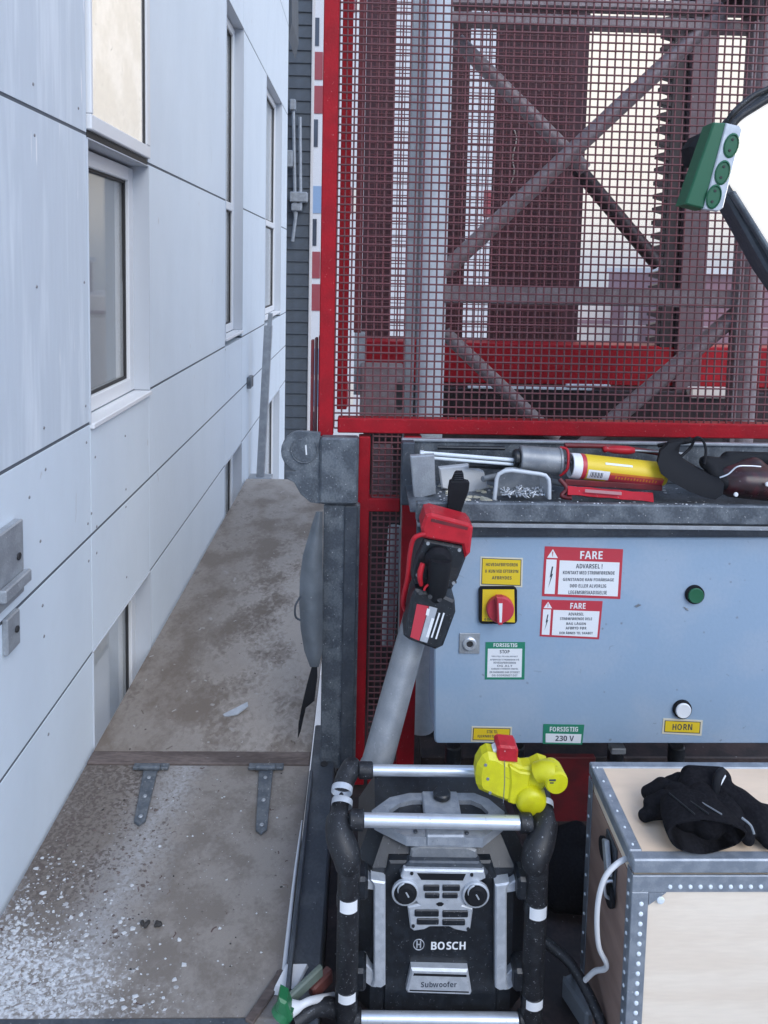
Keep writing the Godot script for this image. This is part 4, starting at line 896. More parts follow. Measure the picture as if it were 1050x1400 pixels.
# ---------------------------------------------------------------- the steel tray and what lies in it
func tray() -> void:
	var t := thing("steel_tray", "long grey steel tray under the red mesh with tools lying in it", "tray", P(800, 700, 1.95))
	var yf := P(800, 694, 1.84).y
	var xl := P(556, 650, 2.0).x; var xr := 1.25
	var st := ms(); between(st, Vector3(xl, yf - 0.012, -1.822), Vector3(xr, yf - 0.006, -2.09), 0.001); obj("tray_floor", st, M.steel_mid, t)
	st = ms(); between(st, Vector3(P(548, 640, 2.09).x, yf - 0.005, -2.084), Vector3(xr, P(800, 606, 2.09).y, -2.092), 0.001); obj("back_wall", st, M.steel_mid, t)
	st = ms(); between(st, Vector3(P(548, 640, 2.09).x, P(800, 606, 2.09).y + 0.0005, -2.075), Vector3(xr, P(800, 602, 2.09).y, -2.094), 0.002); obj("back_rim", st, M.galv, t)
	st = ms(); between(st, Vector3(P(568, 700, 1.82).x, P(800, 712, 1.82).y, -1.800), Vector3(xr, P(800, 686, 1.82).y, -1.8215), 0.004); obj("front_lip", st, M.steel_mid, t)
	st = ms(); between(st, Vector3(P(570, 700, 1.83).x, P(800, 716, 1.84).y, -1.803), Vector3(xr, P(800, 712.6, 1.83).y, -1.84), 0.001); obj("lip_fold", st, M.galv, t)
	st = ms(); between(st, Vector3(P(570, 720, 1.88).x, P(800, 742, 1.88).y, -1.86), Vector3(xr, yf - 0.0125, -1.90), 0.002); obj("support_rail", st, M.steel_dark, t)
	st = ms(); between(st, Vector3(P(548, 640, 2.07).x, P(560, 690, 2.05).y, -2.04), Vector3(P(566, 640, 2.07).x, P(560, 604, 2.05).y, -2.083), 0.004); obj("end_post", st, M.steel_dark, t)
	st = ms(); fprism(st, [[561, 624], [594, 622], [596, 676], [566, 684]], 1.93, 0.02, 0.003); obj("end_plate", st, M.galv, t)
	var yt := yf - 0.006
	var junk := func() -> Vector3: return Vector3(lerpf(P(600, 660, 1.95).x, xr - 0.3, pow(rng.randf(), 1.8)), yt, rng.randf_range(-1.84, -2.05))
	tag(chips("tray_scraps", 130, junk, Vector2(0.002, 0.010), M.chip), "pale scraps and crumbs lying along the steel tray", "scraps")
	junk = func() -> Vector3: return Vector3(P(945, 660, 1.86).x + rng.randf_range(-0.07, 0.06), yt, rng.randf_range(-1.83, -1.86))
	tag(chips("tray_scraps", 22, junk, Vector2(0.003, 0.011), M.white_print), "white bits heaped by the ear defenders at the tray's front lip", "scraps")
	junk = func() -> Vector3: return Vector3(P(620, 660, 1.95).x + rng.randf_range(-0.03, 0.12), yt, rng.randf_range(-1.88, -2.03))
	tag(chips("tray_scraps", 26, junk, Vector2(0.010, 0.030), M.pale_print), "pale broken pieces between the end plate and the screw tub", "scraps")
	# caulking gun: rods, cradle cylinder, collar
	var dd := 1.94
	var c := thing("caulking_gun", "grey skeleton caulking gun with long twin rods lying at the tray's back", "caulking gun", P(700, 650, dd))
	st = ms(); tube(st, [P(577, 619, dd + 0.02), P(704, 629, dd)], 0.0052, 10); tube(st, [P(577, 625, dd + 0.02), P(704, 635, dd)], 0.0045, 10); var bx := P(577, 622, dd + 0.02); box(st, bx, Vector3(0.012, 0.022, 0.02), 0.002); obj("rod", st, M.galv_bright, c)
	st = ms(); lathe(st, [[0.0, 0.0], [0.021, 0.0], [0.024, 0.004], [0.024, 0.012], [0.018, 0.015], [0.018, 0.020]], P(702, 626, dd), Vector3(1, -0.04, 0), 20); obj("collar", st, M.black, c)
	st = ms(); lathe(st, [[0.0, 0.0], [0.033, 0.0], [0.0355, 0.003], [0.0355, 0.104], [0.038, 0.105], [0.038, 0.110], [0.033, 0.113], [0.0, 0.113]], P(710, 627, dd), Vector3(1, -0.05, 0), 28); obj("cylinder", st, M.grey_tube, c)
	st = ms(); cyl(st, P(766, 631, dd), P(782, 632, dd), 0.006, 10); obj("plunger", st, M.galv, c)
	st = ms(); tube(st, [P(641, 636, dd + 0.03), P(700, 636, dd + 0.03)], [0.008, 0.014], 10); obj("handle", st, M.black, c)
	st = ms(); tube(st, smooth_path([P(766, 612, dd), P(776, 616, dd - 0.01), P(776, 640, dd - 0.03), P(766, 650, dd - 0.02)], 4), 0.004, 8); obj("bow", st, M.red_plastic, c)
	# sealant cartridge
	dd = 1.92
	c = thing("sealant_cartridge", "yellow and red sealant cartridge with white rim lying in the tray", "cartridge", P(860, 660, dd))
	var o0 := P(779, 636, dd); var ax := (P(930, 652, dd + 0.02) - o0).normalized(); var r := 0.0330
	st = ms(); lathe(st, [[0.0, 0.030], [r - 0.004, 0.030], [r - 0.003, 0.0], [r, 0.001], [r + 0.001, 0.024]], o0, ax, 32); obj("rim", st, M.white_print, c)
	st = ms(); lathe(st, [[0.0, 0.012], [r - 0.0045, 0.012]], o0, ax, 32); obj("piston", st, M.grey_tube, c)
	st = ms(); lathe(st, [[r + 0.001, 0.0242], [r + 0.001, 0.036]], o0, ax, 32); obj("red_band", st, M.red_print, c)
	st = ms(); lathe(st, [[r + 0.001, 0.0362], [r + 0.001, 0.25], [0.028, 0.262], [0.008, 0.264], [0.006, 0.30], [0.0, 0.30]], o0, ax, 32); var body := obj("tube", st, M.yellow_print, c)
	# label print lies on the tube's side towards the camera
	var xz := ax.cross(Vector3.UP).normalized(); var yz := ax.cross(xz)
	var ang := func(v: Vector3) -> float: return atan2(v.dot(yz), v.dot(xz))
	var af: float = ang.call(Vector3(0, 0.12, 1)); var ad: float = ang.call(Vector3(0, -1, 0.5)); var sgn := signf(wrapf(ad - af, -PI, PI))
	var patch := func(called: String, l0: float, l1: float, u0: float, u1: float, m: Material, lift: float) -> void:
		var s := ms(); lathe(s, [[r + 0.001 + lift, l0], [r + 0.001 + lift, l1]], o0, ax, 14, af + sgn * u0, af + sgn * u1); obj(called, s, m, body)
	patch.call("red_print", 0.095, 0.248, 0.22, 1.7, M.red_print, 0.0006)
	patch.call("orange_print", 0.10, 0.245, 0.12, 0.30, flat(0.55, 0.16, 0.02, 0.45), 0.0010)
	patch.call("white_field", 0.039, 0.098, 0.05, 0.85, M.white_print, 0.0012)
	for k in 9: patch.call("barcode_line", 0.046 + k * 0.004, 0.0475 + k * 0.004 + 0.001 * (k % 2), 0.2, 0.65, M.ink, 0.0016)
	patch.call("white_field", 0.085, 0.16, -0.62, -0.45, M.white_print, 0.0008)
	# letters that cannot be read, as short strokes
	for k in 14: patch.call("print_stroke", 0.115 + k * 0.0085, 0.119 + k * 0.0085, 0.36 + 0.03 * (k % 3), 0.62, flat(0.60, 0.22, 0.03, 0.45), 0.0012)
	st = ms(); tube(st, smooth_path([P(772, 609, 1.99), P(840, 611, 2.0), P(915, 622, 2.01)], 4), 0.007, 10); tag(obj("red_cradle_bar", st, M.red_dark), "dark red bar lying behind the yellow sealant cartridge", "bar")
	st = ms(); bar(st, P(772, 659, 1.90), P(905, 667, 1.91), 0.016, 0.006, Vector3(0, 0, 1), 0.002); tag(obj("red_cradle_strip", st, M.red_dark), "dark red strip in the shade under the yellow cartridge", "strip")
	st = ms(); tube(st, smooth_path([P(765, 655, 1.88), P(775, 668, 1.87), P(768, 678, 1.86), P(782, 681, 1.85)], 5), 0.006, 10); tag(obj("red_cord_end", st, M.red_dark), "short curled dark red cord end beside the screw tub", "cord")
	st = ms(); fprism(st, [[600, 640], [640, 636], [662, 646], [668, 668], [640, 676], [604, 668]], 1.985, 0.02, 0.004); tag(obj("pale_wedge", st, M.cable_white), "pale broken foam wedge lying behind the black tapered handle", "foam")
	st = ms(); tube(st, smooth_path([P(660, 655, 1.93), P(690, 650, 1.97), P(740, 655, 1.98), P(770, 662, 1.97)], 5), 0.008, 10); tag(obj("grey_hose", st, M.grey_plastic), "short grey hose running behind the clear screw tub", "hose")
	st = ms(); tube(st, [P(598, 612, 2.03), P(690, 613, 2.03)], 0.006, 8); tag(obj("dark_rod", st, M.black), "thin black rod lying at the back of the tray over the twin rods", "rod")
	c = thing("screwdriver", "old screwdriver with dark red handle lying behind the black headband", "screwdriver", P(905, 625, 1.99))
	st = ms(); lathe(st, [[0.0, 0.0], [0.008, 0.002], [0.012, 0.02], [0.011, 0.06], [0.007, 0.075], [0.010, 0.085], [0.006, 0.09], [0.0, 0.09]], P(868, 616, 1.99), Vector3(-1, 0.03, 0), 14, 0.0, TAU, false); obj("handle", st, M.red_plastic, c)
	st = ms(); cyl(st, P(866, 616, 1.99), P(935, 620, 1.99), 0.0032, 8, 0.0005); obj("blade", st, M.galv, c)
	junk = func() -> Vector3: return Vector3(lerpf(P(590, 660, 1.95).x, xr - 0.3, rng.randf()), yt, rng.randf_range(-1.84, -1.90))
	tag(chips("tray_scraps", 90, junk, Vector2(0.003, 0.013), M.chip_dark), "dark scraps and grit along the front of the steel tray", "scraps")
	junk = func() -> Vector3: return Vector3(lerpf(P(600, 700, 1.81).x, xr - 0.3, rng.randf()), P(800, 686, 1.82).y, rng.randf_range(-1.803, -1.819))
	tag(chips("tray_scraps", 60, junk, Vector2(0.001, 0.005), M.foam), "tiny white crumbs lying on top of the tray's front lip", "scraps")
	# red flat bag and knife strip
	c = thing("red_strip", "flat red plastic packet at the front of the tray below the cartridge", "packet", P(835, 676, 1.85))
	st = ms(); var rows := []
	for i in 3:
		var rr := []
		for j in 9:
			var u := j / 8.0; rr.append(P(lerpf(776, 893, u), lerpf(664, 674, u) + i * 6.0, 1.87 - i * 0.012) + Vector3(0, 0, 0.004 * sin(j * 2.3 + i)))
		rows.append(rr)
	sheet(st, rows, Vector3(0, -0.004, -0.008)); obj("packet", st, M.red_plastic, c)
	st = ms(); fprism(st, [[800, 669], [850, 673], [850, 677], [800, 673]], 1.845, 0.002); obj("pale_stripe", st, flat(0.5, 0.25, 0.26, 0.5), c)
	# clear tub of screws standing on edge
	dd = 1.85
	c = thing("screw_tub", "clear rounded plastic tub of small screws tipped towards the camera", "tub", P(713, 682, dd))
	var rim := [[676, 683], [679, 655], [682, 648], [690, 644], [700, 643], [738, 648], [746, 650], [750, 655], [751, 663], [751, 682]]
	var path := pp(rim, dd); st = ms(); tube(st, path, 0.0052, 10); obj("rim", st, M.clear.duplicate(), c)
	(c.get_child(0) as MeshInstance3D).material_override = flat(0.50, 0.54, 0.58, 0.3)
	st = ms(); var ra := []; var rb := []
	for k in path.size(): ra.append(path[k]); rb.append(path[k] + Vector3((0.012 if k < 5 else -0.012), -0.006, -0.05))
	sheet(st, [ra, rb], Vector3(0, 0.0008, 0.0), false); obj("side_wall", st, M.clear, c)
	st = ms(); prism(st, rb, Vector3(0, 0, -0.002)); obj("bottom", st, M.grey_tube, c)
	st = ms()
	for k in 90:
		var p := P(lerpf(690, 744, rng.randf()), 681, dd) + Vector3(0, 0.003 + 0.022 * rng.randf() * rng.randf(), -0.004 - 0.042 * rng.randf())
		var v := Vector3(rng.randf_range(-1, 1), rng.randf_range(-0.4, 0.7), rng.randf_range(-1, 1)).normalized()
		tube(st, [p - v * 0.007, p + v * 0.007], [0.0011, 0.0016], 5); lathe(st, [[0.0, 0.0], [0.0032, 0.0], [0.0028, 0.0012], [0.0, 0.0016]], p + v * 0.007, v, 6)
	stuff(obj("screws", st, M.alu, c))
	# black tapered handle leaning on the lip
	dd = 1.79
	c = thing("scraper_handle", "black tapered plastic handle leaning against the tray's front lip", "handle", P(618, 710, dd))
	st = ms(); var rg := []
	for q in [[612, 627, 712, 0.008], [612, 631, 694, 0.010], [613, 640, 668, 0.013], [615, 641, 658, 0.013], [618, 634, 656, 0.010], [622, 633, 646, 0.008], [624, 632, 644, 0.006]]:
		var l := P(q[0], q[2], dd); var rr := P(q[1], q[2], dd); rg.append([l + Vector3(0, 0, q[3]), rr + Vector3(0, 0, q[3]), rr - Vector3(0, 0, q[3]), l - Vector3(0, 0, q[3])])
	loft(st, rg); var hb := obj("grip", st, M.black_clean, c)
	for k in 4:
		st = ms(); fbox(st, 621.5, 647.5 + k * 2.6, 633.5, 648.6 + k * 2.6, dd - 0.0115, 0.003, 0.0004); obj("rib", st, M.black, hb)
	# ear defenders
	dd = 1.86
	c = thing("ear_defenders", "black padded headband ear defenders with dark red cup at the tray's right", "ear defenders", P(980, 680, dd))
	st = ms(); rows = [[], [], []]
	var outer := [[932, 602], [915, 606], [903, 617], [899, 633], [904, 648], [920, 660], [942, 672], [962, 680], [978, 683]]
	var inner := [[946, 600], [936, 602], [930, 609], [928, 620], [936, 630], [952, 640], [970, 649], [984, 655], [990, 662]]
	for k in outer.size():
		var a := P(outer[k][0], outer[k][1], dd + 0.06 - 0.012 * k); var b := P(inner[k][0], inner[k][1], dd + 0.09 - 0.012 * k)
		rows[0].append(a); rows[1].append((a + b) / 2 + Vector3(0, -0.003, 0.016)); rows[2].append(b)
	sheet(st, rows, Vector3(0.004, 0.002, -0.018)); obj("headband", st, M.black_clean, c)
	st = ms(); tube(st, smooth_path([P(930, 625, dd + 0.05), P(944, 612, dd + 0.06), P(951, 599, dd + 0.05), P(960, 601, dd + 0.05), P(965, 615, dd + 0.04), P(963, 635, dd + 0.02)], 5), 0.0036, 8); tube(st, smooth_path([P(900, 609, dd + 0.1), P(925, 606, dd + 0.1), P(946, 603, dd + 0.1)], 4), 0.006, 8); obj("strap", st, M.black_clean, c)
	st = ms(); var cc := P(1022, 656, dd + 0.03)
	blob(st, [[cc + Vector3(-0.045, -0.012, 0.0), cc + Vector3(0.075, -0.015, 0.0), 0.034, 0.040], [cc + Vector3(-0.055, 0.012, -0.02), cc + Vector3(0.03, 0.022, -0.03), 0.022, 0.032], [cc + Vector3(-0.02, 0.0, 0.02), cc + Vector3(0.06, -0.005, 0.02), 0.028, 0.034]], 0.006, 0.03); obj("ear_cup", st, worn(Color(0.055, 0.012, 0.016), Color(0.02, 0.01, 0.012), 0.45, Vector2(0.03, 0.2), 0.1, 0.35, 0.0, 30, Color(0.3, 0.25, 0.25), 0.3, Vector3.ONE, 51, 256, 0.1), c)
	st = ms(); blob(st, [[P(965, 632, dd + 0.05), P(1000, 640, dd + 0.06), 0.018, 0.024], [P(975, 645, dd + 0.03), P(990, 660, dd + 0.02), 0.016, 0.02], [P(995, 625, dd + 0.07), P(1050, 628, dd + 0.08), 0.016, 0.02]], 0.006, 0.02); obj("ear_cushion", st, M.black_clean, c)
	st = ms(); tube(st, smooth_path([P(984, 653, dd - 0.01), P(996, 648, dd - 0.012), P(1008, 638, dd - 0.012), P(1024, 637, dd - 0.012), P(1040, 638, dd - 0.01)], 4), 0.0022, 8); obj("wire_fork", st, M.alu, c)
	for k in [[1006, 676], [1049, 662]]:
		st = ms(); lathe(st, [[0.006, 0.0], [0.005, 0.003], [0.0, 0.004]], P(k[0], k[1], dd - 0.03), Vector3.BACK, 12); obj("rivet", st, M.white_print, c)

# ---------------------------------------------------------------- in front of the cabinet
func foreground() -> void:
	var st := ms()
	# cordless sealant gun leaning on the cabinet: grey barrel, battery, red and black head
	var c := thing("cordless_sealant_gun", "red and black cordless sealant gun with thick grey barrel leaning between radio and cabinet", "power tool", P(515, 1050, 1.66))
	var a := P(513, 1052, 1.64); var b := P(572, 838, 1.76)
	st = ms(); lathe(st, [[0.0, 0.0], [0.038, 0.0], [0.039, 0.004], [0.0385, 0.012], [0.0365, 0.013], [0.0345, 0.39], [0.0, 0.39]], a, b - a, 32); obj("barrel", st, M.grey_tube, c)
	st = ms(); fprism(st, [[582, 704], [590, 702], [642, 716], [647, 722], [643, 757], [636, 764], [632, 746], [578, 736], [576, 722]], 1.68, 0.075, 0.006); var head := obj("head_shell", st, M.red_plastic, c); head.set_meta("label", "glossy red end shell of the tool")
	st = ms(); fprism(st, [[579, 737], [634, 748], [637, 764], [626, 792], [618, 806], [590, 808], [566, 800], [562, 788], [568, 760]], 1.684, 0.07, 0.006); obj("motor_housing", st, M.black, c)
	for k in 4:
		st = ms(); fprism(st, [[613 + k * 1.2, 774 + k * 6.0], [626 - k * 0.5, 777 + k * 6.0], [625.5 - k * 0.5, 780 + k * 6.0], [612.5 + k * 1.2, 777 + k * 6.0]], 1.6835, 0.002); obj("vent", st, M.gasket, c)
	for q in [[585, 743], [628, 752], [571, 786], [620, 797]]:
		st = ms(); lathe(st, [[0.0048, 0.0], [0.004, 0.002], [0.0015, 0.002], [0.0, 0.001]], P(q[0], q[1], 1.6845), Vector3.BACK, 12); obj("screw", st, M.galv, c)
	st = ms(); tube(st, smooth_path([P(578, 770, 1.665), P(574, 786, 1.66), P(576, 800, 1.665)], 4), [0.006, 0.0065, 0.007, 0.007, 0.007, 0.0065, 0.006, 0.0055, 0.005], 10); obj("trigger", st, M.red_plastic, c)
	st = ms(); fprism(st, [[590, 709], [640, 721], [639, 725], [589, 713]], 1.6785, 0.002); obj("highlight_rib", st, M.red_dark, head)
	st = ms(); var g0 := P(599, 765, 1.674); lathe(st, [[0.030, -0.01], [0.032, 0.004], [0.024, 0.02], [0.0, 0.024]], g0, Vector3(0.02, -0.1, 1), 24); obj("gear_case", st, M.black_clean, c)
	st = ms(); tube(st, smooth_path([P(602, 765, 1.655), P(600, 785, 1.655), P(597, 806, 1.665), P(592, 822, 1.69)], 5), [0.026, 0.026, 0.026, 0.026, 0.026, 0.025, 0.025, 0.025, 0.025, 0.024, 0.024, 0.023, 0.023, 0.022, 0.021, 0.02], 18); obj("grip", st, M.black_clean, c)
	st = ms(); tube(st, smooth_path([P(582, 730, 1.68), P(566, 736, 1.68), P(560, 760, 1.69), P(557, 790, 1.70), P(551, 822, 1.72), P(556, 838, 1.73)], 5), 0.0055, 10); obj("hand_guard", st, M.red_plastic, c)
	st = ms(); var rr := []
	for k in 13: rr.append(P(593 + 13 * cos(PI + PI * k / 12.0), 807 + 9 * sin(PI + PI * k / 12.0), 1.652))
	tube(st, rr, 0.003, 8); obj("ring", st, M.red_plastic, c)
	st = ms(); fprism(st, [[568, 806], [604, 814], [622, 822], [623, 838], [606, 884], [596, 889], [560, 876], [552, 870], [556, 850], [562, 818]], 1.655, 0.075, 0.006); var bat := obj("battery", st, M.black, c)
	st = ms(); fprism(st, [[570, 826], [586, 829], [573, 876], [561, 871]], 1.6535, 0.0014); obj("label_red", st, M.red_print, bat)
	st = ms(); fprism(st, [[587, 829], [598, 832], [584, 879], [574, 876]], 1.6535, 0.0014); obj("label_grey", st, M.silver, bat)
	st = ms(); fprism(st, [[584, 832], [588, 833], [586, 842], [582, 841]], 1.652, 0.001); fprism(st, [[590, 845], [594, 846], [586, 872], [582, 871]], 1.652, 0.001); fprism(st, [[600, 838], [602, 838.5], [591, 872], [589, 871.5]], 1.6535, 0.001); fprism(st, [[606, 838], [608, 838.5], [597, 874], [595, 873.5]], 1.6535, 0.001); obj("print", st, M.white_print, bat)
	for q in [[575, 811, 0.012], [588, 816, 0.012], [601, 820, 0.012]]:
		st = ms(); cyl(st, P(q[0], q[1], 1.66), P(q[0], q[1], 1.645), q[2] * 0.5, 10); obj("catch", st, M.rubber, bat)

	# yellow plastic tool with a red block on the radio's rail
	var d := 1.47
	c = thing("yellow_tool", "bright yellow chunky plastic tool with red block on top lying on the radio's rail", "tool", P(705, 1110, d))
	st = ms()
	fprism(st, [[651, 1062], [653, 1049], [660, 1037], [668, 1032], [680, 1034], [702, 1046], [716, 1053], [728, 1052], [740, 1046], [752, 1050], [756, 1066], [750, 1078], [744, 1084], [722, 1102], [702, 1103], [676, 1093], [656, 1084], [652, 1076]], d - 0.022, 0.038, 0.011); var yb := obj("body", st, M.yellow, c)
	st = ms(); fprism(st, [[697, 1048], [712, 1056], [727, 1058], [724, 1070], [722, 1094], [703, 1101], [695, 1098], [698, 1072]], d - 0.026, 0.02, 0.003); obj("side_shell", st, M.yellow, yb)
	st = ms(); var lc := P(724, 1088, d - 0.012); lathe(st, [[0.0, 0.026], [0.022, 0.026], [0.0265, 0.024], [0.0305, 0.019], [0.0325, 0.012], [0.0330, 0.0], [0.0330, -0.03], [0.0, -0.03]], lc, Vector3(0.05, -0.18, 1), 32, 0.0, TAU, false); obj("round_boss", st, M.yellow, yb)
	st = ms(); tube(st, smooth_path([P(734, 1056, d - 0.02), P(744, 1054, d - 0.026), P(756, 1057, d - 0.03)], 4), [0.020, 0.020, 0.020, 0.0205, 0.021, 0.0215, 0.022, 0.022, 0.022], 22); obj("neck", st, M.yellow, yb)
	st = ms()
	for k in 3: lathe(st, [[0.0036, 0.0], [0.0030, 0.0012], [0.0, 0.0012]], P(664 + k * 3.0, 1046 + k * 19.0, d - 0.022), Vector3.BACK, 10)
	stuff(obj("screws", st, M.soft_ink, yb))
	st = ms(); tube(st, [P(690, 1040, d - 0.0222), P(690, 1070, d - 0.0225), P(688, 1098, d - 0.0222)], 0.0008, 6); obj("seam", st, M.soft_ink, yb)
	st = ms(); lathe(st, [[0.0, -0.02], [0.022, -0.02], [0.0245, -0.012], [0.0245, 0.024], [0.022, 0.029], [0.0, 0.031]], P(755, 1058, d - 0.02), Vector3(0.12, -0.05, 1), 26); var cap := obj("end_cap", st, M.yellow, c)
	st = ms(); fbox(st, 751, 1066, 760, 1068, d - 0.0525, 0.002, 0.0); fbox(st, 752, 1070, 757, 1071.4, d - 0.0525, 0.002, 0.0); obj("print", st, M.ink, cap)
	st = ms(); fprism(st, [[680, 1023], [684, 1020], [706, 1022], [709, 1027], [708, 1044], [680, 1042]], d - 0.02, 0.04, 0.004); obj("red_block", st, M.red_plastic, c)
	st = ms(); fprism(st, [[674, 1026], [680, 1023], [680, 1034], [675, 1032]], d - 0.01, 0.02, 0.002); obj("white_tip", st, M.white_print, c)

	# plywood flight case
	var yt := 0.445
	var fl := FY(873, 1175, yt); var bl := FY(801, 1041, yt); var zf := fl.z; var zb := bl.z; var xl := (fl.x + bl.x) / 2; var xr := xl + 0.62
	c = thing("flight_case", "pale plywood flight case with riveted grey metal edges at the lower right", "case", Vector3(xl + 0.3, -0.1, (zf + zb) / 2))
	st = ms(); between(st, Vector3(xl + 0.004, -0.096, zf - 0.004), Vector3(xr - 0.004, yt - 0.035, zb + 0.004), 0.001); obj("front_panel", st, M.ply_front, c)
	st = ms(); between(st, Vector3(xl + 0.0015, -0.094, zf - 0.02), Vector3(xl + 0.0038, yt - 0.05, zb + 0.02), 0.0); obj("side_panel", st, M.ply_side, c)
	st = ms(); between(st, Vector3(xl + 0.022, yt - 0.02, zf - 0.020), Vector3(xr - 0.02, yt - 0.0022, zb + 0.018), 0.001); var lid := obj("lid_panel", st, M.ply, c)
	# lid frame: four folded strips
	st = ms(); between(st, Vector3(xl - 0.001, yt - 0.027, zf + 0.001), Vector3(xr, yt, zf - 0.021), 0.0025); obj("lid_edge", st, M.edge, c)
	st = ms(); between(st, Vector3(xl - 0.001, yt - 0.027, zf - 0.0212), Vector3(xl + 0.024, yt, zb + 0.0192), 0.0025); obj("lid_edge", st, M.edge, c)
	st = ms(); between(st, Vector3(xl - 0.001, yt - 0.027, zb + 0.019), Vector3(xr, yt, zb - 0.001), 0.0025); obj("lid_edge", st, M.edge, c)
	# body edges: top and corner angles on the front, corner on the side
	st = ms(); between(st, Vector3(xl - 0.001, yt - 0.031, zf + 0.001), Vector3(xr, yt - 0.063, zf - 0.0035), 0.001); obj("top_angle", st, M.edge, c)
	st = ms(); between(st, Vector3(xl - 0.001, -0.1, zf + 0.001), Vector3(xl + 0.030, yt - 0.0632, zf - 0.0035), 0.001); obj("corner_angle", st, M.edge, c)
	st = ms(); between(st, Vector3(xl - 0.001, -0.1, zf - 0.0037), Vector3(xl + 0.0012, yt - 0.031, zf - 0.026), 0.0005); obj("corner_angle", st, M.edge, c)
	st = ms(); between(st, Vector3(xl - 0.001, -0.1, zb + 0.026), Vector3(xl + 0.0012, yt - 0.031, zb + 0.001), 0.0005); obj("corner_angle", st, M.edge, c)
	st = ms(); prism(st, [Vector3(xl + 0.0305, yt - 0.0634, zf + 0.0008), Vector3(xl + 0.062, yt - 0.0634, zf + 0.0008), Vector3(xl + 0.052, yt - 0.072, zf + 0.0008), Vector3(xl + 0.0305, yt - 0.088, zf + 0.0008)], Vector3(0, 0, -0.003)); obj("corner_gusset", st, M.edge, c)
	var rv := func(at: Vector3, ax: Vector3, s: float) -> void:
		var m := ms(); lathe(m, [[0.0042 * s, 0.0], [0.0036 * s, 0.0014], [0.002 * s, 0.0022], [0.0, 0.0023]], at, ax, 10); obj("rivet", m, M.galv_bright, c)
	for k in 26: rv.call(Vector3(xl + 0.068 + k * 0.0185, yt - 0.052, zf + 0.001), Vector3.BACK, 1.0)
	for k in 25: rv.call(Vector3(xl + 0.017, yt - 0.085 - k * 0.0195, zf + 0.001), Vector3.BACK, 1.05)
	rv.call(Vector3(xl + 0.052, yt - 0.078, zf + 0.0012), Vector3.BACK, 1.8)
	for k in 6: rv.call(Vector3(xl + 0.010, yt, zf - 0.035 - k * 0.042), Vector3.UP, 0.6)
	for k in 18: rv.call(Vector3(xl - 0.001, -0.05 + k * 0.026, zf - 0.015), Vector3.LEFT, 0.8)
	for k in 10: rv.call(Vector3(xl - 0.001, -0.03 + k * 0.045, zb + 0.013), Vector3.LEFT, 0.8)
	# latch on the side
	var pm := (zf + zb) / 2 + 0.03
	st = ms(); between(st, Vector3(xl + 0.001, yt - 0.17, pm + 0.022), Vector3(xl - 0.004, yt - 0.05, pm - 0.034), 0.001); var la := obj("latch", st, M.steel_dark, c)
	st = ms(); bar(st, Vector3(xl - 0.012, yt - 0.055, pm - 0.012), Vector3(xl - 0.014, yt - 0.105, pm + 0.02), 0.022, 0.010, Vector3(1, 0, 0), 0.002); obj("hasp", st, M.galv, la)
	st = ms(); tube(st, smooth_path([Vector3(xl - 0.008, yt - 0.11, pm + 0.024), Vector3(xl - 0.022, yt - 0.115, pm + 0.024), Vector3(xl - 0.02, yt - 0.14, pm + 0.024), Vector3(xl - 0.008, yt - 0.15, pm + 0.022)], 4), 0.0032, 8); obj("catch", st, M.alu, la)
	st = ms(); cyl(st, Vector3(xl - 0.004, yt - 0.15, pm + 0.012), Vector3(xl - 0.012, yt - 0.15, pm + 0.012), 0.022, 16); cyl(st, Vector3(xl - 0.004, yt - 0.09, pm - 0.03), Vector3(xl - 0.012, yt - 0.09, pm - 0.03), 0.022, 16); obj("keeper", st, M.black_clean, la)
	# white cable down the side
	st = ms(); tube(st, smooth_path([P(863, 1171, 1.285), P(845, 1180, 1.27), P(828, 1198, 1.265), P(819, 1225, 1.265), P(816, 1260, 1.27), P(819, 1295, 1.28), P(829, 1317, 1.29), P(826, 1325, 1.30), P(813, 1328, 1.32), P(800, 1340, 1.34)], 6), 0.0048, 12); tag(obj("white_cable", st, M.cable_white), "white cable hanging down the flight case's left side", "cable")
	# black work gloves on the lid
	var caps := []
	var gl := func(q: Array) -> Array:   # px, py of both ends, heights over the lid, radii in pixels
		var p0 := FY(q[0], q[1], yt + q[2]); var p1 := FY(q[3], q[4], yt + q[5]); return [p0, p1, q[6] / F * -p0.z, q[7] / F * -p1.z]
	c = thing("work_glove", "black work glove with its wide dark cuff opening towards the camera on the case lid", "glove", FY(960, 1150, yt), "pair of black gloves on the case")
	caps = []
	for q in [[935, 1112, 0.030, 930, 1095, 0.034, 24, 24], [965, 1118, 0.032, 958, 1096, 0.040, 28, 26], [995, 1118, 0.030, 985, 1098, 0.034, 24, 22], [932, 1090, 0.036, 906, 1077, 0.034, 15, 13], [906, 1077, 0.034, 886, 1084, 0.022, 13, 10], [925, 1110, 0.022, 898, 1107, 0.020, 13, 12], [898, 1107, 0.020, 881, 1115, 0.012, 12, 9], [932, 1098, 0.046, 908, 1092, 0.044, 12, 11], [908, 1092, 0.044, 888, 1098, 0.030, 11, 9], [958, 1086, 0.046, 930, 1068, 0.046, 14, 11], [930, 1068, 0.046, 916, 1070, 0.034, 11, 9], [985, 1104, 0.036, 1008, 1112, 0.020, 18, 13]]: caps.append(gl.call(q))
	st = ms(); blob(st, caps, 0.0030, 0.005); obj("glove_body", st, M.glove, c)
	var o0 := FY(965, 1168, yt + 0.002); var cut := []
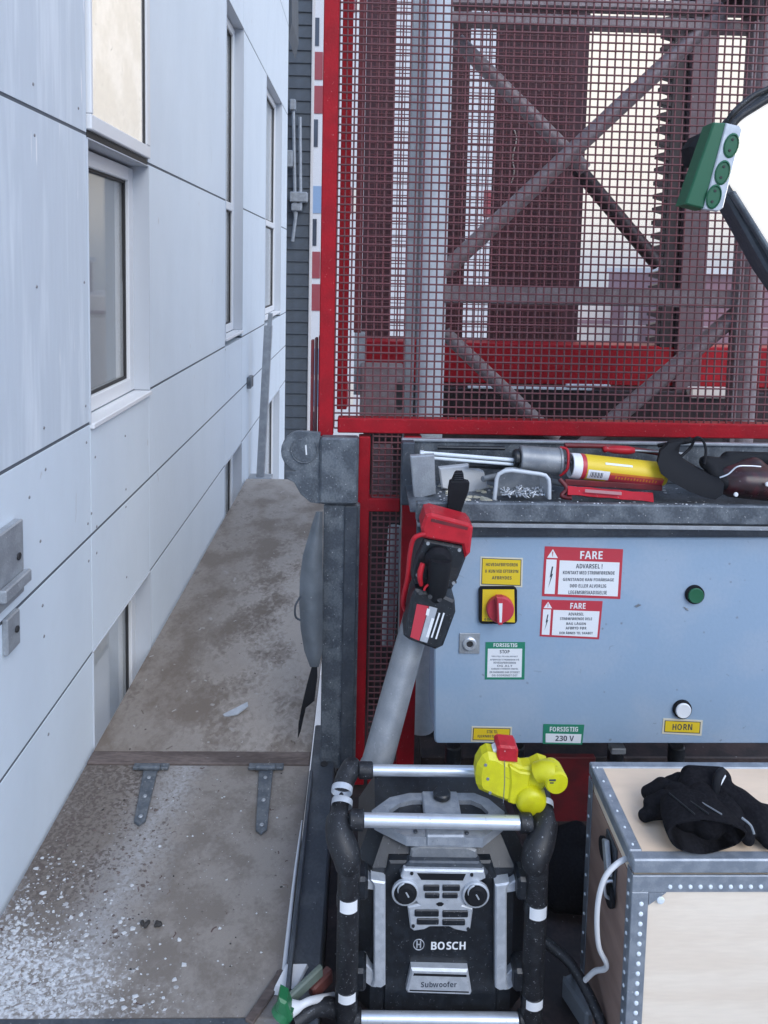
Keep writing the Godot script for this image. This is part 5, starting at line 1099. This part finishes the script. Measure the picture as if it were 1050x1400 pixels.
	for w in [[0.0, 0.072, 0.034, 0.036], [-0.004, 0.0735, 0.0355, 0.0365], [-0.02, 0.072, 0.036, 0.037], [-0.05, 0.066, 0.036, 0.039], [-0.075, 0.056, 0.034, 0.040], [0.0, 0.069, 0.031, 0.0355], [-0.05, 0.058, 0.028, 0.038]]:
		var cr := []
		for k in 36:
			var an := TAU * k / 36; var wob := 1.0 + 0.025 * sin(an * 3.0 + 0.6) + 0.015 * sin(an * 7.0)
			cr.append(o0 + Vector3(cos(an) * w[1] * wob, w[3] + sin(an) * w[2] * wob * (0.92 if sin(an) > 0 else 1.0), w[0] + 0.003 * sin(an * 2.0)))
		cut.append(cr)
	st = ms()
	for pr in [[0, 1, 1], [1, 2, 1], [2, 3, 1], [3, 4, 1], [0, 5, -1], [5, 6, -1]]:
		st.set_smooth_group(1 if pr[2] == 1 else 2)
		for k in 36:
			var j := (k + 1) % 36; var mid := o0 + Vector3(0, 0.037, 0)
			var e: Vector3 = (cut[pr[0]][k] - mid) * pr[2]; e.z = 0.0
			quad(st, cut[pr[0]][k], cut[pr[0]][j], cut[pr[1]][j], cut[pr[1]][k], e)
	for k in 36: tri(st, o0 + Vector3(0, 0.037, -0.052), cut[6][k], cut[6][(k + 1) % 36], Vector3.BACK)
	obj("cuff", st, M.glove, c)
	for sx in [-0.022, 0.004, 0.028]:
		st = ms(); var sm := []
		for k in 8: sm.append(o0 + Vector3(sx * (1.0 - 0.05 * k) - 0.004 * k, 0.0735 - 0.03 * absf(sx) - 0.001 * k, -0.006 - 0.009 * k))
		tube(st, sm, 0.0014, 6); obj("stitching", st, M.grey_plastic if sx > 0.02 else M.black, c)
	c = thing("work_glove", "black work glove with strapped cuff and white tab behind the open cuffed one", "glove", FY(985, 1090, yt), "pair of black gloves on the case")
	caps = []
	for q in [[945, 1078, 0.05, 985, 1080, 0.05, 19, 18], [945, 1062, 0.062, 985, 1064, 0.062, 15, 15], [985, 1080, 0.05, 1010, 1100, 0.04, 18, 20], [1010, 1100, 0.035, 1035, 1120, 0.03, 22, 22], [1020, 1125, 0.026, 1022, 1146, 0.018, 13, 10], [1035, 1120, 0.03, 1062, 1135, 0.02, 20, 14], [1035, 1130, 0.022, 1050, 1150, 0.016, 14, 11], [1035, 1112, 0.03, 1075, 1118, 0.022, 15, 12]]: caps.append(gl.call(q))
	st = ms(); blob(st, caps, 0.0032, 0.006); var g2 := obj("glove_body", st, M.glove, c)
	st = ms(); var p0 := FY(972, 1056, yt + 0.082); tube(st, smooth_path([p0 + Vector3(0.022, 0.004, 0.002), p0 + Vector3(0.006, 0.006, 0.018), p0 + Vector3(-0.002, -0.012, 0.026), p0 + Vector3(-0.004, -0.03, 0.026)], 4), [0.008, 0.008, 0.008, 0.008, 0.008, 0.008, 0.008, 0.008, 0.008, 0.008, 0.008, 0.008, 0.008], 8); obj("strap", st, M.black_clean, g2)
	st = ms(); bar(st, P(985, 1073, 1.335), P(992, 1060, 1.345), 0.0035, 0.002); obj("white_tab", st, M.white_print, g2)
	st = ms(); tube(st, smooth_path([P(1014, 1118, 1.25), P(1026, 1128, 1.24), P(1031, 1140, 1.235)], 4), 0.0022, 8); obj("seam", st, M.grey_plastic, g2)

	# between radio and case
	c = thing("power_adapter", "grey power adapter box with black lead on the hoist floor between radio and case", "adapter", FY(800, 1385, -0.1))
	var p := FY(798, 1368, -0.07); st = ms(); box(st, p, Vector3(0.055, 0.05, 0.09), 0.006, Basis(Vector3.UP, 0.35)); obj("housing", st, M.grey_plastic, c)
	st = ms(); tube(st, smooth_path([p + Vector3(-0.01, 0.01, -0.045), P(783, 1325, 1.45), P(768, 1302, 1.52), P(745, 1296, 1.55), P(735, 1296, 1.55)], 5), 0.0045, 8); obj("lead", st, M.grey_plastic, c)
	st = ms(); tube(st, smooth_path([P(740, 1284, 1.45), P(775, 1312, 1.42), P(800, 1350, 1.38), P(822, 1400, 1.33), P(830, 1450, 1.3)], 5), 0.011, 10); tag(obj("black_cable", st, M.rubber), "thick black cable running forward on the floor between radio and case", "cable")
	c = thing("marker_plate", "small grey red plate with a red mark leaning on the dark sheet behind the radio", "plate", P(773, 1300, 1.75))
	st = ms(); fprism(st, [[757, 1264], [792, 1266], [792, 1300], [757, 1298]], 1.75, 0.004); var pl := obj("plate", st, flat(0.12, 0.06, 0.065, 0.6), c)
	st = ms(); fprism(st, [[764, 1289], [776, 1270], [785, 1272], [786, 1290], [778, 1288], [776, 1282], [771, 1289]], 1.748, 0.002); obj("mark", st, M.red_print, pl)
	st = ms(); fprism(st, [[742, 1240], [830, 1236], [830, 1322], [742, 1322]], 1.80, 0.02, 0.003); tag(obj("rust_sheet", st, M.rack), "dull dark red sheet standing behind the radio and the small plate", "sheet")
	c = thing("black_bag", "black limp bag slumped behind the radio beside the flight case", "bag", P(780, 1230, 1.72))
	st = ms(); blob(st, [[P(765, 1190, 1.75), P(800, 1200, 1.72), 0.05, 0.05], [P(770, 1150, 1.78), P(790, 1140, 1.78), 0.035, 0.03], [P(760, 1225, 1.72), P(805, 1230, 1.7), 0.035, 0.03]], 0.009, 0.04); obj("bag_body", st, M.glove, c)
	# green capped tool and foam at the lower left of the radio
	c = thing("green_capped_tool", "grey handled tool with green end cap poking out beside the radio's foot", "tool", P(400, 1390, 1.36))
	st = ms(); tube(st, [P(384, 1388, 1.33), P(392, 1372, 1.335)], [0.021, 0.017], 14); obj("green_cap", st, M.green, c)
	st = ms(); fprism(st, [[381, 1366], [392, 1372], [400, 1396], [396, 1402], [377, 1384]], 1.315, 0.03, 0.004); obj("green_cap", st, M.green, c)
	st = ms(); tube(st, smooth_path([P(392, 1380, 1.34), P(408, 1376, 1.345), P(425, 1368, 1.36), P(456, 1362, 1.42)], 5), [0.020, 0.018, 0.016, 0.014, 0.012, 0.010, 0.008, 0.007, 0.007, 0.007, 0.007, 0.007, 0.007, 0.007, 0.007, 0.007], 12); obj("grey_neck", st, M.cable_white, c)
	st = ms(); bar(st, P(384, 1378, 1.345), P(440, 1325, 1.42), 0.024, 0.012, Vector3(0.3, 0, 1), 0.003); obj("grey_bar", st, flat(0.11, 0.14, 0.12, 0.5), c)
	st = ms(); bar(st, P(425, 1358, 1.4), P(452, 1330, 1.44), 0.03, 0.02, Vector3(0.3, 0, 1), 0.004); obj("red_grip", st, flat(0.11, 0.035, 0.03, 0.5), c)
	st = ms(); tube(st, smooth_path([P(400, 1400, 1.34), P(420, 1385, 1.36), P(440, 1376, 1.38), P(462, 1380, 1.4)], 4), 0.017, 12); obj("black_grip", st, M.rubber, c)
	var f0 := FY(372, 1360, 0.0); st = ms(); loft(st, [[f0 + Vector3(0, 0, 0), f0 + Vector3(0.05, 0, 0.005), f0 + Vector3(0.075, 0, -0.05), f0 + Vector3(0.02, 0, -0.052)], [f0 + Vector3(0.006, 0.016, -0.004), f0 + Vector3(0.046, 0.012, 0.0), f0 + Vector3(0.068, 0.022, -0.046), f0 + Vector3(0.024, 0.022, -0.045)]]); tag(obj("foam_piece", st, M.foam), "crumpled white foam piece behind the green capped tool", "foam")
	var w0 := FY(340, 1398, 0.004); var w1 := FY(388, 1328, 0.004); st = ms(); bar(st, w0, w1, 0.02, 0.008, Vector3.UP, 0.002); tag(obj("wood_strip", st, M.wood_dark), "dark wooden strip slanting across the flap's front right corner", "strip")

# ---------------------------------------------------------------- jobsite radio
func radio() -> void:
	var d := 1.42
	var c := thing("jobsite_radio", "black and silver jobsite radio in a tubular roll cage on the hoist floor", "radio", P(600, 1400, 1.5) * Vector3(1, 0, 1) + Vector3(0, -0.1, 0))
	var st := ms()
	# body with chamfered corners
	var ring := func(x0: float, x1: float, y: float, z0: float, z1: float, ch: float) -> Array:
		return [Vector3(x0 + ch, y, z0), Vector3(x1 - ch, y, z0), Vector3(x1, y, z0 - ch), Vector3(x1, y, z1), Vector3(x0, y, z1), Vector3(x0, y, z0 - ch)]
	var l := P(487, 1300, d).x; var r := P(719, 1300, d).x; var y1 := P(600, 1186, d).y; var yb := -0.045; var ytop := 0.338
	loft(st, [ring.call(l, r, yb, -d, -d - 0.20, 0.03), ring.call(l, r, y1, -d, -d - 0.20, 0.03), ring.call(l + 0.035, r - 0.035, ytop, -d - 0.055, -d - 0.19, 0.03)]); obj("housing", st, M.black, c)
	st = ms(); fprism(st, [[532, 1178], [672, 1178], [680, 1200], [680, 1392], [524, 1392], [524, 1200]], d - 0.006, 0.02, 0.004); obj("front_panel", st, M.black, c)
	# speaker dome and dark screen band
	st = ms(); fprism(st, [[562, 1162], [572, 1157], [640, 1158], [652, 1163], [654, 1178], [560, 1177]], d + 0.0, 0.04, 0.004); obj("display_hood", st, M.grey_tube, c)
	st = ms(); fprism(st, [[560, 1178], [655, 1179], [668, 1194], [664, 1200], [548, 1198], [546, 1192]], d - 0.012, 0.02, 0.003); obj("display_band", st, M.steel_dark, c)
	st = ms(); tube(st, [P(558, 1154, d + 0.03), P(650, 1156, d + 0.03)], 0.003, 8); obj("trim_line", st, M.alu, c)
	# silver keypad
	var k := d - 0.020
	st = ms(); fprism(st, [[552, 1189], [662, 1191], [664, 1202], [652, 1208], [642, 1216], [640, 1232], [634, 1238], [647, 1242], [643, 1271], [638, 1275], [622, 1272], [614, 1268], [588, 1268], [580, 1272], [566, 1274], [561, 1270], [557, 1240], [572, 1237], [566, 1230], [562, 1216], [552, 1207], [548, 1200]], k, 0.012, 0.003); var pad := obj("keypad", st, M.silver, c)
	st = ms(); fprism(st, [[570, 1194], [637, 1195], [633, 1204], [576, 1203]], k - 0.0006, 0.002); obj("slot", st, M.black_clean, pad)
	for q in [[579, 1211, 601, 1219], [605, 1211, 629, 1219], [581, 1222, 601, 1229], [605, 1222, 626, 1229], [567, 1245, 600, 1254], [605, 1246, 640, 1255], [570, 1257, 600, 1265], [605, 1258, 636, 1266]]:
		st = ms(); fprism(st, rounded(q[0], q[1], q[2], q[3], 1.5, 2), k - 0.003, 0.005, 0.0012); obj("button", st, M.black, pad)
	for q in [[563, 1194], [645, 1196], [565, 1266], [640, 1270]]:
		st = ms(); cyl(st, P(q[0], q[1], k), P(q[0], q[1], k - 0.002), 0.0035, 10, 0.0005); obj("screw", st, M.black_clean, pad)
	st = ms(); fprism(st, [[596, 1236], [600, 1234], [604, 1234], [607, 1236], [604, 1239], [599, 1239]], k - 0.001, 0.002); obj("sensor", st, M.black_clean, pad)
	for q in [[554, 1218], [650, 1221]]:
		st = ms(); lathe(st, [[0.0, 0.0], [0.0275, 0.0], [0.0275, 0.006], [0.025, 0.0075], [0.0235, 0.0075], [0.0235, 0.004]], P(q[0], q[1], k), Vector3.BACK, 28); var kb := obj("knob", st, M.silver, c)
		st = ms(); lathe(st, [[0.0232, 0.002], [0.022, 0.008], [0.016, 0.012], [0.0, 0.011]], P(q[0], q[1], k), Vector3.BACK, 24); obj("dial", st, M.black_clean, kb)
		st = ms(); var arc := []
		for j in 9: arc.append(P(q[0] + 10 * cos(PI * 0.9 + j * 0.22), q[1] + 10 * sin(PI * 0.9 + j * 0.22), k - 0.0115))
		tube(st, arc, [0.0006, 0.0012, 0.0016, 0.0018, 0.002, 0.0022, 0.0022, 0.002, 0.001], 6); bar(st, P(q[0] + 1, q[1] + 2, k - 0.0115), P(q[0] + 5, q[1] + 9, k - 0.0115), 0.003, 0.002); obj("pointer", st, M.silver, kb)
	# maker's mark and lettering
	text("BOSCH", 613, 1293, d - 0.0062, 51, 12.5, M.white_print, c)
	st = ms(); var ep := []
	for j in 28: ep.append(P(572.5 + 7.2 * cos(TAU * j / 28), 1291.5 + 7.2 * sin(TAU * j / 28), d - 0.0066))
	tube(st, ep, 0.0009, 6, false, true); fbox(st, 569.2, 1286.5, 571.0, 1296.5, d - 0.0066, 0.001, 0.0); fbox(st, 574.0, 1286.5, 575.8, 1296.5, d - 0.0066, 0.001, 0.0); fbox(st, 569.2, 1290.8, 575.8, 1292.2, d - 0.0068, 0.001, 0.0); obj("emblem", st, M.silver, c)
	st = ms(); fprism(st, [[562, 1325], [640, 1327], [645, 1358], [643, 1362], [557, 1359], [555, 1355]], d - 0.022, 0.018, 0.004); var sp := obj("subwoofer_plate", st, M.silver, c)
	st = ms(); fprism(st, [[566, 1331], [638, 1333], [638, 1336], [565, 1334]], d - 0.0226, 0.002); fprism(st, [[560, 1353.5], [641, 1356], [641, 1357.5], [560, 1355]], d - 0.0226, 0.002); obj("groove", st, M.black_clean, sp)
	text("Subwoofer", 600, 1346, d - 0.0221, 53, 9, M.ink, sp)
	# side pillars
	for sgn in [-1, 1]:
		var m := func(q: Array) -> Array: return q if sgn < 0 else [1204 - q[0], q[1] + 3.5]
		var lst := []
		for q in [[507, 1204], [527, 1207], [527, 1348], [521, 1352], [508, 1350], [511, 1342], [511, 1212]]: lst.append(m.call(q))
		st = ms(); fprism(st, lst, d - 0.024, 0.03, 0.003); var pil := obj("pillar", st, M.silver, c)
		lst = []
		for q in [[490, 1196], [494, 1197], [512, 1208], [512, 1218], [500, 1216], [490, 1210]]: lst.append(m.call(q))
		st = ms(); fprism(st, lst, d - 0.016, 0.03, 0.002); obj("clamp", st, M.silver, pil)
		lst = []
		for q in [[490, 1320], [500, 1318], [512, 1330], [514, 1351], [508, 1350], [490, 1338]]: lst.append(m.call(q))
		st = ms(); fprism(st, lst, d - 0.016, 0.03, 0.002); obj("clamp", st, M.silver, pil)
	# silver carrying frame on the top
	var yt := 0.346
	var out := []; var inn := []
	for q in [[508, 1108], [533, 1090], [560, 1084], [648, 1084], [668, 1092], [690, 1110], [688, 1124], [660, 1146], [556, 1144], [512, 1122]]: out.append(FY(q[0], q[1], yt))
	for q in [[532, 1108], [546, 1098], [564, 1094], [644, 1094], [658, 1100], [668, 1110], [666, 1120], [648, 1134], [564, 1133], [536, 1120]]: inn.append(FY(q[0], q[1], yt + 0.002))
	st = ms()
	for i in out.size():
		var j := (i + 1) % out.size(); var mid: Vector3 = (out[i] + inn[j]) / 2
		quad(st, out[i], out[j], inn[j], inn[i], Vector3.UP)
		quad(st, out[i], out[j], out[j] - Vector3(0, 0.02, 0), out[i] - Vector3(0, 0.02, 0), out[i] - inn[i])
		quad(st, inn[i], inn[j], inn[j] - Vector3(0, 0.02, 0), inn[i] - Vector3(0, 0.02, 0), inn[i] - out[i])
	obj("top_frame", st, M.top_grey, c)
	st = ms(); var b0 := FY(583, 1144, yt + 0.004); var b1 := FY(625, 1082, yt + 0.004); between(st, Vector3(b0.x, yt - 0.018, b0.z), Vector3(b1.x, yt + 0.006, b1.z), 0.003); var tb := obj("top_bridge", st, M.top_grey, c)
	st = ms(); var kc := FY(604, 1090, yt + 0.006); cyl(st, kc, kc + Vector3(0, 0.014, 0), 0.019, 20, 0.003); obj("latch_knob", st, M.black, tb)
	for q in [[568, 1138], [638, 1140]]:
		st = ms(); var sc := FY(q[0], q[1], yt + 0.001); cyl(st, sc, sc + Vector3(0, 0.004, 0), 0.0045, 10); obj("screw", st, M.steel_dark, tb)
	# roll cage
	var df := 1.385
	for sgn in [0, 1]:
		var px: float = [475.0, 730.0][sgn]; var ox: float = [-1.0, 1.0][sgn]
		var base := P(px, 1300, df)
		st = ms(); tube(st, [Vector3(base.x, -0.098, -df), Vector3(base.x, P(px, 1172, df).y, -df)], 0.0225, 22); var ct := obj("cage_tube", st, M.rubber, c)
		st = ms()
		var lean := [P(px, 1186, df), P(px + ox * 1, 1170, df + 0.002), P(px - 4 + ox * 7, 1143, df + 0.02), P(px - 4 + ox * 8, 1118, df + 0.05)] if sgn == 0 else [P(px, 1186, df), P(px + 2, 1170, df + 0.002), P(px + 10, 1148, df + 0.02), P(px + 16, 1122, df + 0.05)]
		tube(st, smooth_path(lean, 4), [0.0235, 0.025, 0.0265, 0.0275, 0.028, 0.0285, 0.0285, 0.0285, 0.028, 0.0275, 0.027, 0.0265, 0.0255], 22); obj("cage_elbow", st, M.rubber, ct)
		st = ms(); tube(st, smooth_path([lean[3] + Vector3(0, -0.006, 0.006), P(px + (-9 if sgn == 0 else 12), 1092, df + 0.09), P(px + (-4 if sgn == 0 else 2), 1068, df + 0.13), P(px + (4 if sgn == 0 else -4), 1052, df + 0.155), P(px + (6 if sgn == 0 else -6), 1050, df + 0.18)], 5), [0.024, 0.021, 0.0195, 0.018, 0.018, 0.018, 0.018, 0.018, 0.020, 0.022, 0.022, 0.022, 0.022, 0.022, 0.022, 0.022, 0.022, 0.022, 0.022, 0.022, 0.022], 22); obj("cage_elbow", st, M.rubber, ct)
		for q in [1078, 1096] if sgn == 0 else [1098]:
			st = ms(); var e0 := P(px + (-10 if sgn == 0 else 9), q, df + 0.075); lathe(st, [[0.0215, -0.006], [0.0222, -0.005], [0.0222, 0.005], [0.0215, 0.006]], e0 + Vector3(0.004, 0, 0.004), Vector3(0.1, 0.5, -0.9), 22); obj("collar", st, M.silver, ct)
		for q in [[1220, 1237], [1346, 1359]]:
			var yy0 := P(px, q[0] + sgn * 9, df).y; var yy1 := P(px, q[1] + sgn * 9, df).y
			st = ms(); lathe(st, [[0.0223, yy1], [0.0236, yy1 + 0.001], [0.0236, yy0 - 0.001], [0.0223, yy0]], Vector3(base.x, 0, -df), Vector3.UP, 22); obj("grey_band", st, M.black, ct)
			st = ms(); var s := -1.0
			lathe(st, [[0.0240, yy1 + 0.001], [0.0240, yy0 - 0.001]], Vector3(base.x, 0, -df), Vector3.UP, 10, ang_to_front() - 0.75, ang_to_front() + 0.85); obj("white_band", st, M.white_print, ct)
		for my in [1340, 1215]:
			st = ms(); box(st, Vector3(base.x - ox * 0.024, P(px, my, df).y, -df - 0.02), Vector3(0.03, 0.05, 0.05), 0.006); obj("cage_mount", st, M.black, ct)
	for q in [[494, 1121, 714, 1125, df + 0.035, 0.0135], [506, 1053, 700, 1055, df + 0.155, 0.0115], [490, 1392, 712, 1394, df + 0.0, 0.0125]]:
		st = ms(); cyl(st, P(q[0], q[1], q[4]), P(q[2], q[3], q[4]), q[5], 20); var cb := obj("cross_tube", st, M.alu, c)
		st = ms(); cyl(st, P(q[0] - 16, q[1], q[4]), P(q[0] + 4, q[1], q[4]), q[5] + 0.006, 16, 0.003); obj("end_socket", st, M.rubber, cb); st = ms(); cyl(st, P(q[2] - 4, q[3], q[4]), P(q[2] + 14, q[3], q[4]), q[5] + 0.005, 16, 0.003); obj("end_socket", st, M.rubber, cb)

func ang_to_front() -> float:
	var z := Vector3.UP; var x := z.cross(Vector3.BACK).normalized(); var y := z.cross(x)
	return atan2(Vector3.BACK.dot(y), Vector3.BACK.dot(x))

# ---------------------------------------------------------------- work lamp with sockets at the upper right
func lamp() -> void:
	var d := 1.62
	var c := thing("work_lamp", "big white glowing work lamp in dark frame hanging at the right edge", "lamp", P(1030, 300, d))
	var st := ms()
	var face := [[998, 247], [1011, 170], [1016, 163], [1052, 137], [1118, 86], [1202, 258], [1100, 412], [1050, 331]]
	fprism(st, face, d - 0.012, 0.02, 0.010); obj("lamp_diffuser", st, M.glow, c)
	st = ms(); fprism(st, [[987, 252], [1001, 166], [1008, 156], [1050, 124], [1120, 66], [1220, 258], [1102, 446], [1048, 368], [1018, 314], [992, 268]], d, 0.06, 0.006); obj("lamp_frame", st, M.steel_dark, c)
	st = ms(); bar(st, P(1000, 262, d - 0.012), P(1070, 374, d - 0.012), 0.010, 0.02, Vector3(0, 0, 1), 0.003); obj("frame_edge", st, M.steel_mid, c)
	st = ms(); fprism(st, [[944, 200], [955, 184], [972, 176], [985, 180], [985, 230], [948, 225]], d + 0.02, 0.05, 0.008); obj("bracket", st, M.black_clean, c)
	st = ms(); tube(st, smooth_path([P(1100, 250, d + 0.05), P(1105, 250, d + 0.2), P(1125, 252, 2.05), P(1136, 252, 2.14)], 4), 0.016, 12); obj("lamp_arm", st, M.steel_dark, c)
	var al := AreaLight3D.new(); al.name = "lamp_light"; al.area_size = Vector2(0.16, 0.26); al.light_energy = 0.06; al.light_color = Color(1.0, 0.96, 0.9); al.shadow_enabled = true;
	add_child(al); al.position = P(1075, 245, d - 0.03); al.rotation.y = PI
	# socket block
	var s := thing("socket_block", "green power strip with three round sockets hanging beside the work lamp", "power strip", P(975, 228, d - 0.06))
	var ds := d - 0.09
	var fr := [[999, 170], [1016, 178], [991, 283], [985, 289], [966, 287]]
	st = ms(); prism(st, pp([[993, 168], [1011, 172], [1015, 178], [989, 284], [982, 289], [962, 286]], ds), Vector3(0, 0, -0.012), 0.002); var fp := obj("socket_face", st, M.silver, s)
	st = ms(); prism(st, pp([[976, 167], [996, 168], [965, 286], [937, 279], [943, 262]], ds + 0.004), Vector3(0, 0, -0.05), 0.003); obj("green_side", st, M.green_dark, s)
	for q in [[1000, 199], [988, 236], [976, 269]]:
		var ctr := P(q[0], q[1], ds - 0.001); var bs := Basis(Vector3.BACK, -0.22)
		st = ms(); var rim := []; var pit := []; var deep := []
		for k in 20:
			var v := bs * Vector3(cos(TAU * k / 20) * 0.0160, sin(TAU * k / 20) * 0.0262, 0); rim.append(ctr + v); pit.append(ctr + v * 0.86 + Vector3(0, 0, 0.0025)); deep.append(ctr + v * 0.80 - Vector3(0, 0, 0.0002))
		for k in 20:
			var j := (k + 1) % 20; quad(st, rim[k], rim[j], pit[j], pit[k], rim[k] - ctr + Vector3.BACK * 0.01); quad(st, pit[k], pit[j], deep[j], deep[k], ctr - rim[k] + Vector3.BACK * 0.01)
		for k in 20: tri(st, ctr - Vector3(0, 0, 0.0002), deep[k], deep[(k + 1) % 20], Vector3.BACK)
		var so := obj("socket", st, M.green_dark, fp)
		st = ms(); cyl(st, ctr + Vector3(0.002, 0.012, -0.001), ctr + Vector3(0.002, 0.012, 0.0012), 0.003, 8, 0.0004); cyl(st, ctr + Vector3(-0.003, -0.010, -0.001), ctr + Vector3(-0.003, -0.010, 0.0012), 0.003, 8, 0.0004); obj("pin_hole", st, M.gasket, so)
	# cables over the lamp
	st = ms(); tube(st, smooth_path([P(990, 178, d + 0.01), P(1000, 158, d), P(1018, 140, d), P(1040, 126, d), P(1080, 112, d), P(1140, 105, d)], 6), 0.0065, 10); tag(obj("lamp_cable", st, M.rubber), "upper thin black cable curving over the work lamp", "cable", "cables over the work lamp")
	st = ms(); tube(st, smooth_path([P(994, 182, d - 0.02), P(1008, 163, d - 0.02), P(1030, 148, d - 0.02), P(1060, 132, d - 0.02), P(1130, 112, d - 0.02)], 6), 0.008, 10); tag(obj("lamp_cable", st, M.rubber), "lower thick black cable lying on the work lamp's frame", "cable", "cables over the work lamp")
